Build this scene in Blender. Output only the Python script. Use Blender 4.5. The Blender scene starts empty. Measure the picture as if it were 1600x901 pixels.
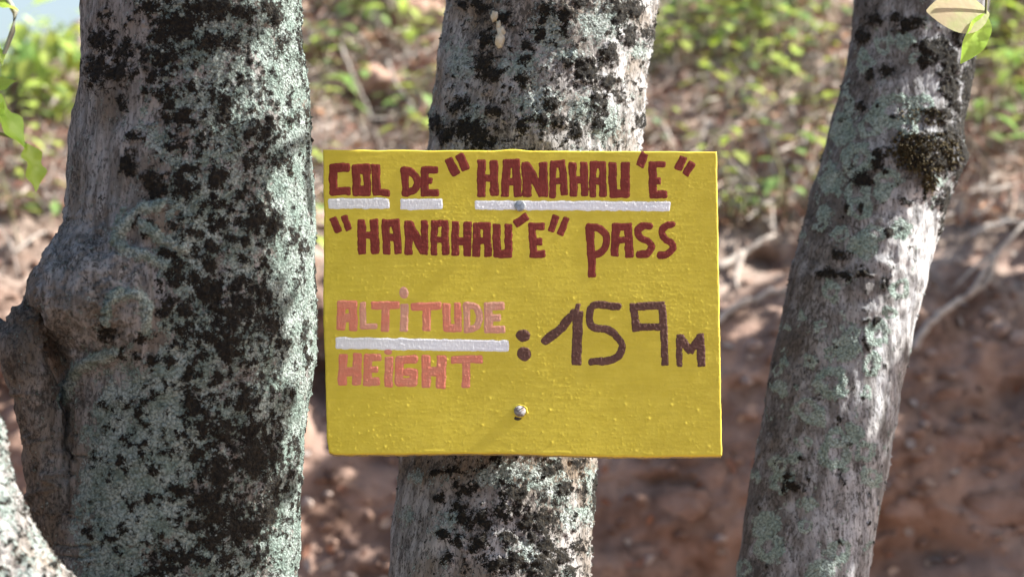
import bpy, bmesh, math, random
import numpy as np
from mathutils import Vector, Matrix
from mathutils.bvhtree import BVHTree

random.seed(7)
rng = np.random.default_rng(7)
R = math.radians
S = bpy.context.scene
COL = S.collection

# ------------------------------------------------------------------ camera
ZC = 1.45                 # eye height above the foot of the trees
F = 3721.0                # focal length in photo pixels (1600 wide)
cam_d = bpy.data.cameras.new('camera')
cam = bpy.data.objects.new('camera', cam_d); COL.objects.link(cam)
cam.location = (0, 0, ZC); cam.rotation_euler = (R(90), 0, 0)
cam_d.sensor_width = 36; cam_d.lens = 36 * F / 1600
cam_d.clip_start = 0.05; cam_d.clip_end = 500
cam_d.dof.use_dof = True; cam_d.dof.focus_distance = 2.95; cam_d.dof.aperture_fstop = 4.2
S.camera = cam

# ------------------------------------------------------------------ light
SUN_EL, SUN_AZ = 41.0, 101.0      # azimuth measured from "towards the camera" turning to the right
sd = Vector((math.cos(R(SUN_EL)) * math.sin(R(SUN_AZ)), -math.cos(R(SUN_EL)) * math.cos(R(SUN_AZ)), math.sin(R(SUN_EL))))
sun_d = bpy.data.lights.new('sun', 'SUN'); sun_d.energy = 5.0; sun_d.angle = R(0.53); sun_d.color = (1.0, 0.97, 0.92)
sun = bpy.data.objects.new('sun', sun_d); COL.objects.link(sun)
sun.rotation_euler = sd.to_track_quat('Z', 'Y').to_euler(); sun.location = (2, 1, 6)
W = bpy.data.worlds.new('World'); S.world = W; W.use_nodes = True
wn = W.node_tree.nodes; wl = W.node_tree.links
bg = wn['Background']; bg.inputs[1].default_value = 0.068
sky = wn.new('ShaderNodeTexSky'); sky.sky_type = 'NISHITA'; sky.sun_disc = False
sky.sun_elevation = R(SUN_EL); sky.sun_rotation = math.atan2(sd.x, sd.y)
sky.air_density = 1.0; sky.dust_density = 3.0; sky.ozone_density = 1.0
wl.new(sky.outputs[0], bg.inputs[0])
S.view_settings.view_transform = 'Standard'; S.view_settings.look = 'None'
S.view_settings.exposure = 1.90; S.view_settings.gamma = 1.0
S.render.engine = 'CYCLES'

# ------------------------------------------------------------------ helpers
def pt(px, py, Y):
    return Vector(((px - 800) / F * Y, Y, ZC + (450.5 - py) / F * Y))
def project(P):
    return 800 + F * P[:, 0] / P[:, 1], 450.5 - F * (P[:, 2] - ZC) / P[:, 1]

_perm = np.random.default_rng(3).permutation(4096).astype(np.int64)
_grad = np.random.default_rng(4).normal(size=(4096, 3)); _grad /= np.linalg.norm(_grad, axis=1)[:, None]
def noise(P):
    P = np.asarray(P, float)
    i = np.floor(P).astype(np.int64); f = P - i
    u = f * f * f * (f * (f * 6 - 15) + 10)
    out = np.zeros(len(P))
    for dx in (0, 1):
        wx = u[:, 0] if dx else 1 - u[:, 0]
        for dy in (0, 1):
            wy = u[:, 1] if dy else 1 - u[:, 1]
            for dz in (0, 1):
                wz = u[:, 2] if dz else 1 - u[:, 2]
                h = _perm[(i[:, 0] + dx) & 4095]
                h = _perm[(h + i[:, 1] + dy) & 4095]
                h = _perm[(h + i[:, 2] + dz) & 4095]
                g = _grad[h]
                out += wx * wy * wz * (g[:, 0] * (f[:, 0] - dx) + g[:, 1] * (f[:, 1] - dy) + g[:, 2] * (f[:, 2] - dz))
    return out * 1.6
def fbm(P, oct=4, rough=0.5):
    P = np.asarray(P, float); a = 1.0; o = np.zeros(len(P)); t = 0
    for k in range(oct):
        o += a * noise(P + 17.3 * k); t += a; a *= rough; P = P * 2.03
    return o / t * 1.3
def sstep(a, b, x):
    t = np.clip((x - a) / (b - a), 0, 1); return t * t * (3 - 2 * t)

def mesh_np(name, V, Q, smooth=True):
    me = bpy.data.meshes.new(name)
    V = np.ascontiguousarray(V, dtype=np.float32); Q = np.asarray(Q, dtype=np.int32)
    n = Q.shape[1]
    me.vertices.add(len(V)); me.vertices.foreach_set('co', V.ravel())
    me.loops.add(Q.size); me.loops.foreach_set('vertex_index', Q.ravel())
    me.polygons.add(len(Q)); me.polygons.foreach_set('loop_start', np.arange(0, Q.size, n, dtype=np.int32))
    me.update(calc_edges=True); me.validate()
    if smooth: me.polygons.foreach_set('use_smooth', np.ones(len(me.polygons), dtype=bool))
    return me
def attr(me, name, vals):
    a = me.attributes.new(name, 'FLOAT', 'POINT'); a.data.foreach_set('value', np.ascontiguousarray(vals, dtype=np.float32))
def obj(name, me, mat=None, parent=None):
    o = bpy.data.objects.new(name, me); COL.objects.link(o)
    if mat: me.materials.append(mat)
    if parent:
        o.parent = parent
        o.matrix_parent_inverse = Matrix.Translation(-Vector(parent.location)) if parent.rotation_euler[:] == (0, 0, 0) else parent.matrix_basis.inverted()
    return o
def tag(o, label, cat, group=None):
    o['label'] = label; o['category'] = cat
    if group: o['group'] = group
    return o
def thing(name, label, cat, loc=(0, 0, 0), group=None):
    o = bpy.data.objects.new(name, None); COL.objects.link(o); o.location = loc; o.empty_display_size = 0.05
    return tag(o, label, cat, group)
def bm_mesh(name, bm, smooth=True):
    me = bpy.data.meshes.new(name); bm.normal_update(); bm.to_mesh(me); bm.free()
    if smooth: me.polygons.foreach_set('use_smooth', np.ones(len(me.polygons), dtype=bool))
    return me
def grid_quads(nr, nc, wrap=False):
    r = np.arange(nr - 1)[:, None]; c = np.arange(nc if wrap else nc - 1)[None, :]
    c2 = (c + 1) % nc
    return np.stack([r * nc + c, r * nc + c2, (r + 1) * nc + c2, (r + 1) * nc + c], -1).reshape(-1, 4)

# ------------------------------------------------------------------ material kit
class NT:
    def __init__(s, name):
        s.m = bpy.data.materials.new(name); s.m.use_nodes = True
        s.t = s.m.node_tree; s.n = s.t.nodes; s.b = s.n['Principled BSDF']; s.out = s.n['Material Output']
        s.pos = s.n.new('ShaderNodeTexCoord').outputs['Object']
    def link(s, a, b): s.t.links.new(a, b)
    def setin(s, sock, v):
        if hasattr(v, 'is_output'): s.link(v, sock)
        else: sock.default_value = v
    def vmul(s, v, sc):
        n = s.n.new('ShaderNodeVectorMath'); n.operation = 'MULTIPLY'; s.setin(n.inputs[0], v); n.inputs[1].default_value = sc; return n.outputs[0]
    def noise(s, scale, detail=4, rough=0.55, vec=None, dist=0.0, color=False):
        n = s.n.new('ShaderNodeTexNoise'); n.inputs['Scale'].default_value = scale; n.inputs['Detail'].default_value = detail
        n.inputs['Roughness'].default_value = rough; n.inputs['Distortion'].default_value = dist
        s.link(vec or s.pos, n.inputs['Vector']); return n.outputs['Color' if color else 'Fac']
    def voro(s, scale, vec=None, feature='F1', out='Distance', rand=1.0):
        n = s.n.new('ShaderNodeTexVoronoi'); n.feature = feature; n.inputs['Scale'].default_value = scale
        n.inputs['Randomness'].default_value = rand
        s.link(vec or s.pos, n.inputs['Vector']); return n.outputs[out]
    def attr(s, name):
        n = s.n.new('ShaderNodeAttribute'); n.attribute_name = name; return n.outputs['Fac']
    def math(s, op, a, b=0.0, c=None, clamp=False):
        n = s.n.new('ShaderNodeMath'); n.operation = op; n.use_clamp = clamp
        s.setin(n.inputs[0], a); s.setin(n.inputs[1], b)
        if c is not None: s.setin(n.inputs[2], c)
        return n.outputs[0]
    def ramp(s, x, a, b, lo=0.0, hi=1.0, smooth=True):
        n = s.n.new('ShaderNodeMapRange'); n.interpolation_type = 'SMOOTHSTEP' if smooth else 'LINEAR'
        s.setin(n.inputs[0], x); n.inputs[1].default_value = a; n.inputs[2].default_value = b
        n.inputs[3].default_value = lo; n.inputs[4].default_value = hi; return n.outputs[0]
    def mix(s, f, a, b, mode='MIX'):
        n = s.n.new('ShaderNodeMix'); n.data_type = 'RGBA'; n.blend_type = mode
        s.setin(n.inputs[0], f)
        for k, v in ((6, a), (7, b)):
            s.setin(n.inputs[k], v if hasattr(v, 'is_output') else (*v, 1.0) if len(v) == 3 else v)
        return n.outputs[2]
    def bump(s, h, dist, strength=1.0, normal=None):
        n = s.n.new('ShaderNodeBump'); n.inputs['Strength'].default_value = strength; n.inputs['Distance'].default_value = dist
        s.link(h, n.inputs['Height'])
        if normal: s.link(normal, n.inputs['Normal'])
        return n.outputs[0]
    def done(s, col, rough=0.8, normal=None, spec=0.3):
        s.setin(s.b.inputs['Base Color'], col if hasattr(col, 'is_output') else (*col, 1.0))
        s.setin(s.b.inputs['Roughness'], rough); s.setin(s.b.inputs['Specular IOR Level'], spec)
        if normal: s.link(normal, s.b.inputs['Normal'])
        return s.m

def bark_mat(name, light, dark, brown, lich_a, lich_b, fine=1.0):
    k = NT(name)
    st = k.vmul(k.pos, (1, 1, 0.22))
    g1 = k.noise(70, 6, 0.62, st); g2 = k.noise(330, 5, 0.65, k.vmul(k.pos, (1, 1, 0.3))); g3 = k.noise(14, 4, 0.55)
    col = k.mix(k.ramp(g1, 0.38, 0.62), dark, light)
    col = k.mix(k.ramp(g3, 0.45, 0.68, 0, 0.75), col, brown)
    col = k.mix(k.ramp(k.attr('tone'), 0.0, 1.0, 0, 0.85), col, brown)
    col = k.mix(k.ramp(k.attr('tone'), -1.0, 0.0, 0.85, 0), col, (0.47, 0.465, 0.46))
    crack = k.ramp(g2, 0.38, 0.47, 1, 0)
    col = k.mix(k.math('MULTIPLY', crack, 0.75), col, (dark[0] * 0.28, dark[1] * 0.27, dark[2] * 0.26))
    sp = k.noise(240, 6, 0.72, k.vmul(k.pos, (1, 1, 0.6))); sp2 = k.noise(30, 3, 0.6)
    spk = k.ramp(k.math('ADD', k.math('ADD', sp, k.math('MULTIPLY', k.attr('tone'), 0.07)), k.math('MULTIPLY', k.math('SUBTRACT', sp2, 0.5), 0.5)), 0.54, 0.62)
    col = k.mix(k.math('MULTIPLY', spk, 0.8), col, (0.035, 0.031, 0.027))
    # crusty pale lichen
    n1 = k.noise(120, 7, 0.68); n2 = k.noise(420, 4, 0.6)
    lf = k.math('ADD', k.attr('lichen'), k.math('ADD', k.math('MULTIPLY', k.math('SUBTRACT', n1, 0.5), 2.4 * fine), k.math('MULTIPLY', k.math('SUBTRACT', n2, 0.5), 1.6 * fine)))
    lm = k.ramp(lf, -0.04, 0.08)
    wob = k.n.new('ShaderNodeVectorMath'); wob.operation = 'MULTIPLY_ADD'
    k.link(k.noise(150, 3, 0.6, color=True), wob.inputs[0]); wob.inputs[1].default_value = (0.006, 0.006, 0.006); k.link(k.pos, wob.inputs[2])
    lobes = k.voro(300, wob.outputs[0]); lobes2 = k.voro(640, wob.outputs[0])
    lcol = k.mix(k.ramp(k.noise(38, 4, 0.6), 0.35, 0.65), lich_a, lich_b)
    lcol = k.mix(k.ramp(lobes, 0.35, 0.75, 0, 0.7), lcol, (lich_a[0] * 0.32, lich_a[1] * 0.31, lich_a[2] * 0.29))
    lcol = k.mix(k.ramp(lobes2, 0.40, 0.85, 0, 0.55), lcol, (lich_a[0] * 0.30, lich_a[1] * 0.30, lich_a[2] * 0.28))
    col = k.mix(lm, col, lcol)
    # black crumbly moss
    m1 = k.noise(95, 8, 0.7); m2 = k.noise(520, 3, 0.6)
    mf = k.math('ADD', k.attr('moss'), k.math('ADD', k.math('MULTIPLY', k.math('SUBTRACT', m1, 0.5), 3.0 * fine), k.math('MULTIPLY', k.math('SUBTRACT', m2, 0.5), 1.5 * fine)))
    mm = k.ramp(mf, -0.03, 0.07)
    mcol = k.mix(k.ramp(k.noise(260, 4, 0.6), 0.42, 0.70), (0.007, 0.0065, 0.0055), (0.028, 0.022, 0.013))
    col = k.mix(mm, col, mcol)
    h = k.math('MULTIPLY', k.math('ADD', k.math('SUBTRACT', g2, 0.5), k.math('SUBTRACT', g1, 0.5)), 0.75)
    h = k.math('ADD', h, k.math('MULTIPLY', lm, k.math('SUBTRACT', 0.75, k.math('MULTIPLY', lobes, 1.1))))
    h = k.math('ADD', h, k.math('MULTIPLY', lm, k.math('SUBTRACT', 0.0, k.math('MULTIPLY', lobes2, 0.55))))
    h = k.math('ADD', h, k.math('MULTIPLY', mm, k.math('ADD', 0.5, k.math('MULTIPLY', k.noise(330, 3, 0.7), 1.4))))
    return k.done(col, 0.85, k.bump(h, 0.0022, 1.0), 0.2)

BARK_L = bark_mat('bark_left', (0.25, 0.243, 0.233), (0.115, 0.108, 0.099), (0.115, 0.092, 0.066), (0.180, 0.238, 0.208), (0.335, 0.385, 0.358))
BARK_M = bark_mat('bark_middle', (0.34, 0.33, 0.32), (0.155, 0.146, 0.138), (0.15, 0.115, 0.08), (0.27, 0.335, 0.305), (0.39, 0.425, 0.405))
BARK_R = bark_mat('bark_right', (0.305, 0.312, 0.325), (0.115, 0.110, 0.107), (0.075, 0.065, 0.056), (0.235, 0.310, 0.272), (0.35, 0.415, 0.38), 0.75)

def paint_mat(name, c, c2, rough=0.42, var=0.25, grain=0.12):
    k = NT(name)
    n = k.noise(55, 5, 0.6); st = k.noise(120, 4, 0.6, k.vmul(k.pos, (0.12, 1, 1.6)))
    col = k.mix(k.ramp(n, 0.35, 0.7, 0, 1), c, c2)
    col = k.mix(k.ramp(st, 0.40, 0.62, 0, var), col, (c[0] * 0.72, c[1] * 0.70, c[2] * 0.65))
    bl = k.noise(9, 4, 0.6); col = k.mix(k.ramp(bl, 0.45, 0.7, 0, 0.14), col, (c[0] * 0.80, c[1] * 0.78, c[2] * 0.9))
    dt = k.ramp(k.noise(170, 4, 0.7), 0.66, 0.74, 0, 0.45); col = k.mix(dt, col, (c[0] * 0.55, c[1] * 0.52, c[2] * 0.6))
    gr = k.ramp(k.noise(520, 3, 0.6), 0.50, 0.72)
    h = k.math('ADD', k.math('MULTIPLY', st, 0.35), k.math('MULTIPLY', gr, k.ramp(k.noise(14, 3), 0.35, 0.65, 0.1, grain)))
    return k.done(col, k.ramp(k.noise(200, 3), 0.3, 0.7, rough + 0.02, rough + 0.22), k.bump(h, 0.0004, 0.5), 0.30)
YELLOW = paint_mat('yellow_paint', (0.62, 0.490, 0.044), (0.68, 0.545, 0.056), 0.58, 0.16, 0.16)
RED = paint_mat('red_brown_paint', (0.185, 0.024, 0.013), (0.23, 0.036, 0.020), 0.45, 0.4)
PINK = paint_mat('salmon_paint', (0.68, 0.21, 0.125), (0.64, 0.25, 0.15), 0.45, 0.2)
PINK_PALE = paint_mat('pale_salmon_paint', (0.64, 0.29, 0.19), (0.62, 0.34, 0.23), 0.45, 0.2)
BROWN = paint_mat('brown_paint', (0.108, 0.046, 0.030), (0.140, 0.064, 0.043), 0.5, 0.4)
WHITE = paint_mat('white_paint', (0.80, 0.80, 0.79), (0.75, 0.76, 0.77), 0.5, 0.2)
def simple(name, c, c2, scale=60, rough=0.6, bump=0.0, metal=0.0, spec=0.3):
    k = NT(name); n = k.noise(scale, 5, 0.6)
    if metal: k.b.inputs['Metallic'].default_value = metal
    return k.done(k.mix(k.ramp(n, 0.35, 0.68), c, c2), rough, k.bump(k.noise(scale * 3, 4, 0.6), bump, 1.0) if bump else None, spec)
ZINC = simple('zinc', (0.42, 0.43, 0.44), (0.26, 0.26, 0.25), 300, 0.42, 0.0003, 0.7)
RUST = simple('rusty_screw', (0.30, 0.30, 0.30), (0.12, 0.08, 0.06), 260, 0.65, 0.0006, 0.3)
WOOD_END = simple('raw_board', (0.22, 0.19, 0.13), (0.40, 0.30, 0.05), 90, 0.8, 0.0006)
RESIN = simple('resin', (0.50, 0.47, 0.37), (0.38, 0.33, 0.23), 120, 0.45, 0.0008, spec=0.5)
def leaf_mat(name, c, c2, tr=0.35, rough=0.45, scale=40):
    k = NT(name)
    info = k.n.new('ShaderNodeObjectInfo')
    col = k.mix(k.ramp(k.noise(scale, 4, 0.6), 0.35, 0.7), c, c2)
    hv = k.n.new('ShaderNodeHueSaturation'); k.link(col, hv.inputs['Color'])
    k.link(k.ramp(info.outputs['Random'], 0, 1, 0.72, 1.25, False), hv.inputs['Value'])
    k.link(k.ramp(info.outputs['Random'], 0, 1, 0.485, 0.515, False), hv.inputs['Hue'])
    m = k.done(hv.outputs[0], rough, k.bump(k.noise(scale * 5, 3), 0.001, 0.6), 0.45)
    tb = k.n.new('ShaderNodeBsdfTranslucent'); k.link(hv.outputs[0], tb.inputs['Color'])
    mx = k.n.new('ShaderNodeMixShader'); mx.inputs[0].default_value = tr
    k.link(k.b.outputs[0], mx.inputs[1]); k.link(tb.outputs[0], mx.inputs[2]); k.link(mx.outputs[0], k.out.inputs[0])
    return m
LEAF_LIME = leaf_mat('lime_leaf', (0.33, 0.43, 0.07), (0.42, 0.50, 0.13), 0.45)
LEAF_GREEN = leaf_mat('green_leaf', (0.15, 0.26, 0.065), (0.23, 0.33, 0.10), 0.4)
LEAF_BLUE = leaf_mat('grey_green_leaf', (0.13, 0.22, 0.10), (0.20, 0.30, 0.16), 0.35)
LEAF_YEL = leaf_mat('yellow_green_leaf', (0.30, 0.38, 0.04), (0.36, 0.40, 0.07), 0.45)
DEAD = [leaf_mat('dead_leaf_tan', (0.42, 0.33, 0.26), (0.30, 0.22, 0.17), 0.1, 0.8),
        leaf_mat('dead_leaf_grey', (0.42, 0.37, 0.33), (0.29, 0.25, 0.22), 0.1, 0.8),
        leaf_mat('dead_leaf_rust', (0.34, 0.17, 0.10), (0.22, 0.11, 0.07), 0.1, 0.8)]
STICK = simple('dry_wood', (0.36, 0.32, 0.28), (0.20, 0.165, 0.14), 60, 0.85, 0.002)
STICK_PALE = simple('bleached_wood', (0.40, 0.36, 0.32), (0.24, 0.21, 0.185), 60, 0.85, 0.002)
ROCK = simple('red_rock', (0.25, 0.15, 0.11), (0.36, 0.24, 0.18), 14, 0.9, 0.006)
PEBBLE = simple('pale_stone', (0.36, 0.29, 0.25), (0.25, 0.19, 0.165), 30, 0.9, 0.003)
def soil_mat():
    k = NT('red_soil')
    n1 = k.noise(3.0, 5, 0.55); n2 = k.noise(13, 7, 0.6); n3 = k.noise(9, 4, 0.6)
    col = k.mix(k.ramp(n2, 0.33, 0.68), (0.125, 0.076, 0.055), (0.260, 0.168, 0.128))
    col = k.mix(k.ramp(n1, 0.42, 0.66, 0, 0.75), col, (0.30, 0.215, 0.175))
    lit = k.ramp(k.attr('litter'), 0, 1)
    lcol = k.mix(k.ramp(n2, 0.35, 0.65), (0.15, 0.11, 0.088), (0.33, 0.265, 0.22))
    col = k.mix(k.math('MULTIPLY', lit, k.ramp(n3, 0.35, 0.6)), col, lcol)
    h = k.math('ADD', n2, k.math('MULTIPLY', k.noise(90, 5, 0.6), 0.35))
    return k.done(col, 0.95, k.bump(h, 0.008, 0.7), 0.1)
SOIL = soil_mat()
MOSS = simple('brown_moss', (0.045, 0.034, 0.014), (0.100, 0.076, 0.032), 200, 0.9)

# ------------------------------------------------------------------ the bank and the ground
TILT = 13.3
def terrain():
    prof = np.array([(-60, -1.45), (-6, -1.45), (3.4, -1.43), (4.3, -1.36), (4.75, -1.2), (4.98, -0.92), (5.12, -0.6), (5.22, -0.34), (5.33, -0.14),
                     (5.52, 0.02), (5.80, 0.16), (6.2, 0.42), (6.8, 0.80), (7.6, 1.30), (9.5, 2.4), (13, 4.2), (20, 6.5), (60, 12), (120, 14)])
    L = np.concatenate([[0], np.cumsum(np.linalg.norm(np.diff(prof, axis=0), axis=1))])
    la, lb = L[4], L[13]
    s = np.concatenate([np.linspace(0, L[2], 14)[:-1], np.linspace(L[2], la, 30)[:-1], np.arange(la, lb, 0.0085), np.linspace(lb, L[-1], 60)])
    xs = np.concatenate([-np.geomspace(70, 1.75, 40)[:-1], np.arange(-1.75, 1.75, 0.0085), np.geomspace(1.75, 70, 40)])
    sy = np.interp(s, L, prof[:, 0]); sz = np.interp(s, L, prof[:, 1])
    for _ in range(24):
        sy[1:-1] = (sy[:-2] + 2 * sy[1:-1] + sy[2:]) / 4; sz[1:-1] = (sz[:-2] + 2 * sz[1:-1] + sz[2:]) / 4
    ty = np.gradient(sy); tz = np.gradient(sz); tn = np.hypot(ty, tz); ny, nz = -tz / tn, ty / tn
    X, SY = np.meshgrid(xs, sy); _, SZ = np.meshgrid(xs, sz); _, NY = np.meshgrid(xs, ny); _, NZ = np.meshgrid(xs, nz)
    P = np.stack([X, SY, SZ], -1).reshape(-1, 3); N = np.stack([0 * X, NY, NZ], -1).reshape(-1, 3)
    # hill is lower on the left, where the sky shows
    cap = 0.40 + 3.6 * sstep(-1.45, -0.5, P[:, 0]) + 14 * sstep(-0.6, 6, P[:, 0])
    hi = P[:, 2] > 0.2
    z = P[:, 2].copy(); over = np.maximum(z - cap * 0.6, 0); z = np.where(hi & (z > cap * 0.6), cap * 0.6 + cap * 0.4 * np.tanh(over / (cap * 0.4)), z)
    P[:, 2] = z
    bank = sstep(4.2, 4.8, P[:, 1]) * (1 - 0.6 * sstep(8, 12, P[:, 1]))
    steep = sstep(-1.3, -0.9, P[:, 2]) * (1 - sstep(-0.1, 0.2, P[:, 2]))
    d = 0.10 * fbm(P * (1.6, 1.6, 2.2), 3) + 0.032 * fbm(P * (4.5, 4.5, 7), 4) + 0.006 * fbm(P * (14, 14, 20), 4, 0.55)
    chunk = fbm(P * (7, 7, 11) + 50, 4, 0.55)
    d += steep * (0.012 * np.abs(chunk) - 0.005 + 0.014 * sstep(0.12, 0.4, fbm(P * (9, 9, 13) + 9, 3)))
    d += 0.006 * fbm(P * 45, 3)
    P = P + N * (d * bank + 0.03 * fbm(P * 1.2, 3) * (1 - bank))[:, None]
    # hollows
    px, py = project(np.column_stack([P[:, 0], np.maximum(P[:, 1], 0.5), P[:, 2] + ZC]))
    for hx, hy, rx, ry, dp in ((505, 610, 45, 80, 0.20), (1195, 885, 60, 40, 0.08), (1590, 615, 45, 40, 0.06), (1190, 415, 50, 22, 0.10), (575, 172, 60, 24, 0.08), (1450, 860, 90, 50, 0.07), (740, 860, 60, 50, 0.06), (1560, 640, 60, 22, 0.05), (1500, 870, 70, 30, 0.05), (1180, 610, 50, 20, 0.05), (590, 720, 50, 24, 0.05), (1020, 760, 60, 18, 0.05)):
        q = np.exp(-(((px - hx) / rx) ** 2 + ((py - hy) / ry) ** 2) * 1.3) * (P[:, 1] > 4.3)
        P[:, 1] += q * dp
    me = mesh_np('hillside', P + (0, 0, ZC), grid_quads(len(s), len(xs)))
    lit = sstep(-0.16, 0.10, P[:, 2] + 0.12 * fbm(P * 4, 3)) * (P[:, 1] > 4.5)
    attr(me, 'litter', lit)
    o = obj('ground', me, SOIL); o['kind'] = 'structure'
    return me
ground_me = terrain()
gV = [v.co.copy() for v in ground_me.vertices]
BVH = BVHTree.FromPolygons(gV, [tuple(p.vertices) for p in ground_me.polygons])
EYE = Vector((0, 0, ZC))
def hit(px, py):
    d = (pt(px, py, 1.0) - EYE).normalized()
    loc, n, i, dist = BVH.ray_cast(EYE, d)
    if loc is None: return None, None
    if n.dot(d) > 0: n = -n
    return loc, n

# ------------------------------------------------------------------ trunks
def blob_field(px, py, blobs, base=-0.9):
    f = np.full(len(px), base)
    for bx, by, rx, ry in blobs:
        sel = (np.abs(px - bx) < 2.2 * rx) & (np.abs(py - by) < 2.2 * ry)
        if sel.any():
            f[sel] = np.maximum(f[sel], 0.62 * (1 - np.hypot((px[sel] - bx) / rx, (py[sel] - by) / ry)))
    return f
def conv(lst, ox, oy, sc):
    return [(ox + b[0] / sc, oy + b[1] / sc, b[2] / sc, (b[3] if len(b) > 3 else b[2]) / sc) for b in lst]

def dress(me, fields, disp_scale=1.0):
    """fields(P, N, px, py) gives moss, lichen, tone, and extra relief; moves the vertices and stores the attributes"""
    n = len(me.vertices); P = np.empty(n * 3, np.float32); me.vertices.foreach_get('co', P); P = P.reshape(-1, 3).astype(float)
    N = np.empty(n * 3, np.float32); me.vertex_normals.foreach_get('vector', N); N = N.reshape(-1, 3).astype(float)
    px, py = project(P)
    wx = 9 * fbm(P * 55, 3); wy = 9 * fbm(P * 55 + 31, 3)
    moss, lichen, tone, relief = fields(P, N, px + wx, py + wy)
    fine = fbm(P * 170, 3, 0.6)
    md = sstep(-0.10, 0.25, moss + 0.45 * fine); ld = sstep(-0.1, 0.15, lichen + 0.4 * fbm(P * 140 + 5, 3, 0.6))
    vert = fbm(P * (75, 75, 13), 4, 0.6)
    d = relief + 0.0022 * vert + 0.004 * fbm(P * 18, 3) + md * (0.0030 + 0.0028 * fine) + ld * (1 - md) * (0.0010 + 0.0013 * fbm(P * 260, 2))
    P = P + N * (d * disp_scale)[:, None]
    me.vertices.foreach_set('co', np.ascontiguousarray(P, dtype=np.float32).ravel()); me.update()
    attr(me, 'moss', moss); attr(me, 'lichen', lichen); attr(me, 'tone', tone)
    return me

def tube_rows(edges, Yof, lo, hi, step=2.6, seg=380, top=-1100, cap=True):
    e = np.array(edges, float)
    py = np.concatenate([np.linspace(top, lo, 24)[:-1], np.arange(lo, hi, step), np.linspace(hi, e[-1, 0], 26)])
    l = np.interp(py, e[:, 0], e[:, 1]); r = np.interp(py, e[:, 0], e[:, 2])
    inn = (py > lo) & (py < hi)
    l = l + 2.5; r = r - 4.0
    for _ in range(40):
        l[1:-1] = np.where(inn[1:-1], (l[:-2] + 2 * l[1:-1] + l[2:]) / 4, l[1:-1]); r[1:-1] = np.where(inn[1:-1], (r[:-2] + 2 * r[1:-1] + r[2:]) / 4, r[1:-1])
    th = np.linspace(0, 2 * np.pi, seg, endpoint=False)
    V = []
    for k in range(len(py)):
        Y = Yof(py[k]); sc = Y / F
        cx = ((l[k] + r[k]) / 2 - 800) * sc; rad = (r[k] - l[k]) / 2 * sc; z = ZC + (450.5 - py[k]) * sc
        V.append(np.column_stack([cx + rad * np.cos(th), Y + rad * np.sin(th), np.full(seg, z)]))
    V = np.concatenate(V)
    Q = grid_quads(len(py), seg, True)[:, ::-1]
    return V, Q

# --- middle tree
YM = 3.175
tilt_y = lambda Y0: (lambda py: Y0 + (450.5 - py) / F * 3.0 * math.tan(R(TILT)))
MID_E = [(-1100, 760, 1060), (-300, 728, 1058), (0, 698, 1032), (60, 692, 1020), (120, 683, 1012), (180, 673, 1006), (236, 666, 998), (480, 640, 966), (710, 622, 938), (760, 615, 933), (830, 608, 930), (901, 604, 925), (1300, 580, 910), (1900, 540, 915), (2080, 490, 960), (2180, 440, 1010)]
m_up = conv([(290, 600, 50), (400, 770, 85, 90), (330, 740, 60, 80), (165, 690, 40, 60), (215, 760, 50), (420, 370, 45, 80), (430, 215, 42, 60), (395, 30, 40, 50), (520, 100, 40), (480, 420, 50, 40), (660, 340, 32), (630, 460, 40), (640, 720, 38), (660, 665, 30), (480, 630, 45, 30), (765, 60, 45), (740, 130, 30), (870, 90, 60), (950, 30, 40), (1000, 400, 85, 80), (1060, 580, 60, 75), (900, 360, 40), (940, 745, 42), (1250, 50, 60), (1150, 40, 50), (1240, 200, 50, 60), (1130, 300, 50, 60), (1120, 460, 40), (790, 580, 40), (740, 680, 35), (1330, 200, 20, 60), (1290, 680, 20, 40), (1180, 550, 22), (1380, 200, 30, 80), (660, 250, 35), (750, 200, 30), (870, 190, 30), (830, 690, 50, 30), (1060, 700, 40, 30), (310, 30, 30), (1180, 100, 50)], 640, 0, 3.605)
m_lo = conv([(545, 265, 30), (600, 310, 40), (440, 350, 28, 45), (900, 345, 55, 60), (950, 310, 30), (1200, 310, 50), (1330, 300, 28, 80), (560, 410, 50, 40), (690, 460, 60, 40), (830, 440, 65, 50), (960, 490, 60, 60), (1080, 480, 90, 70), (1090, 570, 50), (1100, 650, 50), (670, 640, 60, 60), (860, 600, 42), (800, 760, 110, 60), (900, 740, 75, 60), (1080, 780, 95, 90), (480, 730, 40), (1200, 720, 50), (540, 620, 35), (1390, 370, 22, 70), (1400, 260, 20, 60), (1290, 650, 40), (500, 180, 45), (410, 190, 40, 25), (1120, 160, 70, 30), (1290, 130, 50, 35), (720, 500, 40), (1250, 820, 40), (590, 480, 40), (650, 280, 30), (820, 240, 30), (1150, 380, 35), (460, 580, 40), (1010, 600, 40)], 580, 690, 4.0)
l_up = conv([(800, 190, 110, 120), (650, 380, 90), (880, 315, 110, 40), (720, 580, 110, 110), (980, 620, 90), (1110, 690, 80, 100), (1080, 120, 130, 110), (300, 360, 60, 90), (1290, 280, 50), (380, 660, 60), (120, 680, 30, 70), (550, 390, 60)], 640, 0, 3.605)
l_lo = conv([(280, 220, 45), (860, 190, 160, 80), (1050, 230, 130, 80), (1150, 320, 90), (500, 490, 80, 50), (215, 455, 40), (430, 560, 40), (1230, 480, 70), (1380, 250, 60, 90), (960, 700, 90), (720, 230, 60), (1350, 450, 60)], 580, 690, 4.0)
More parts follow.
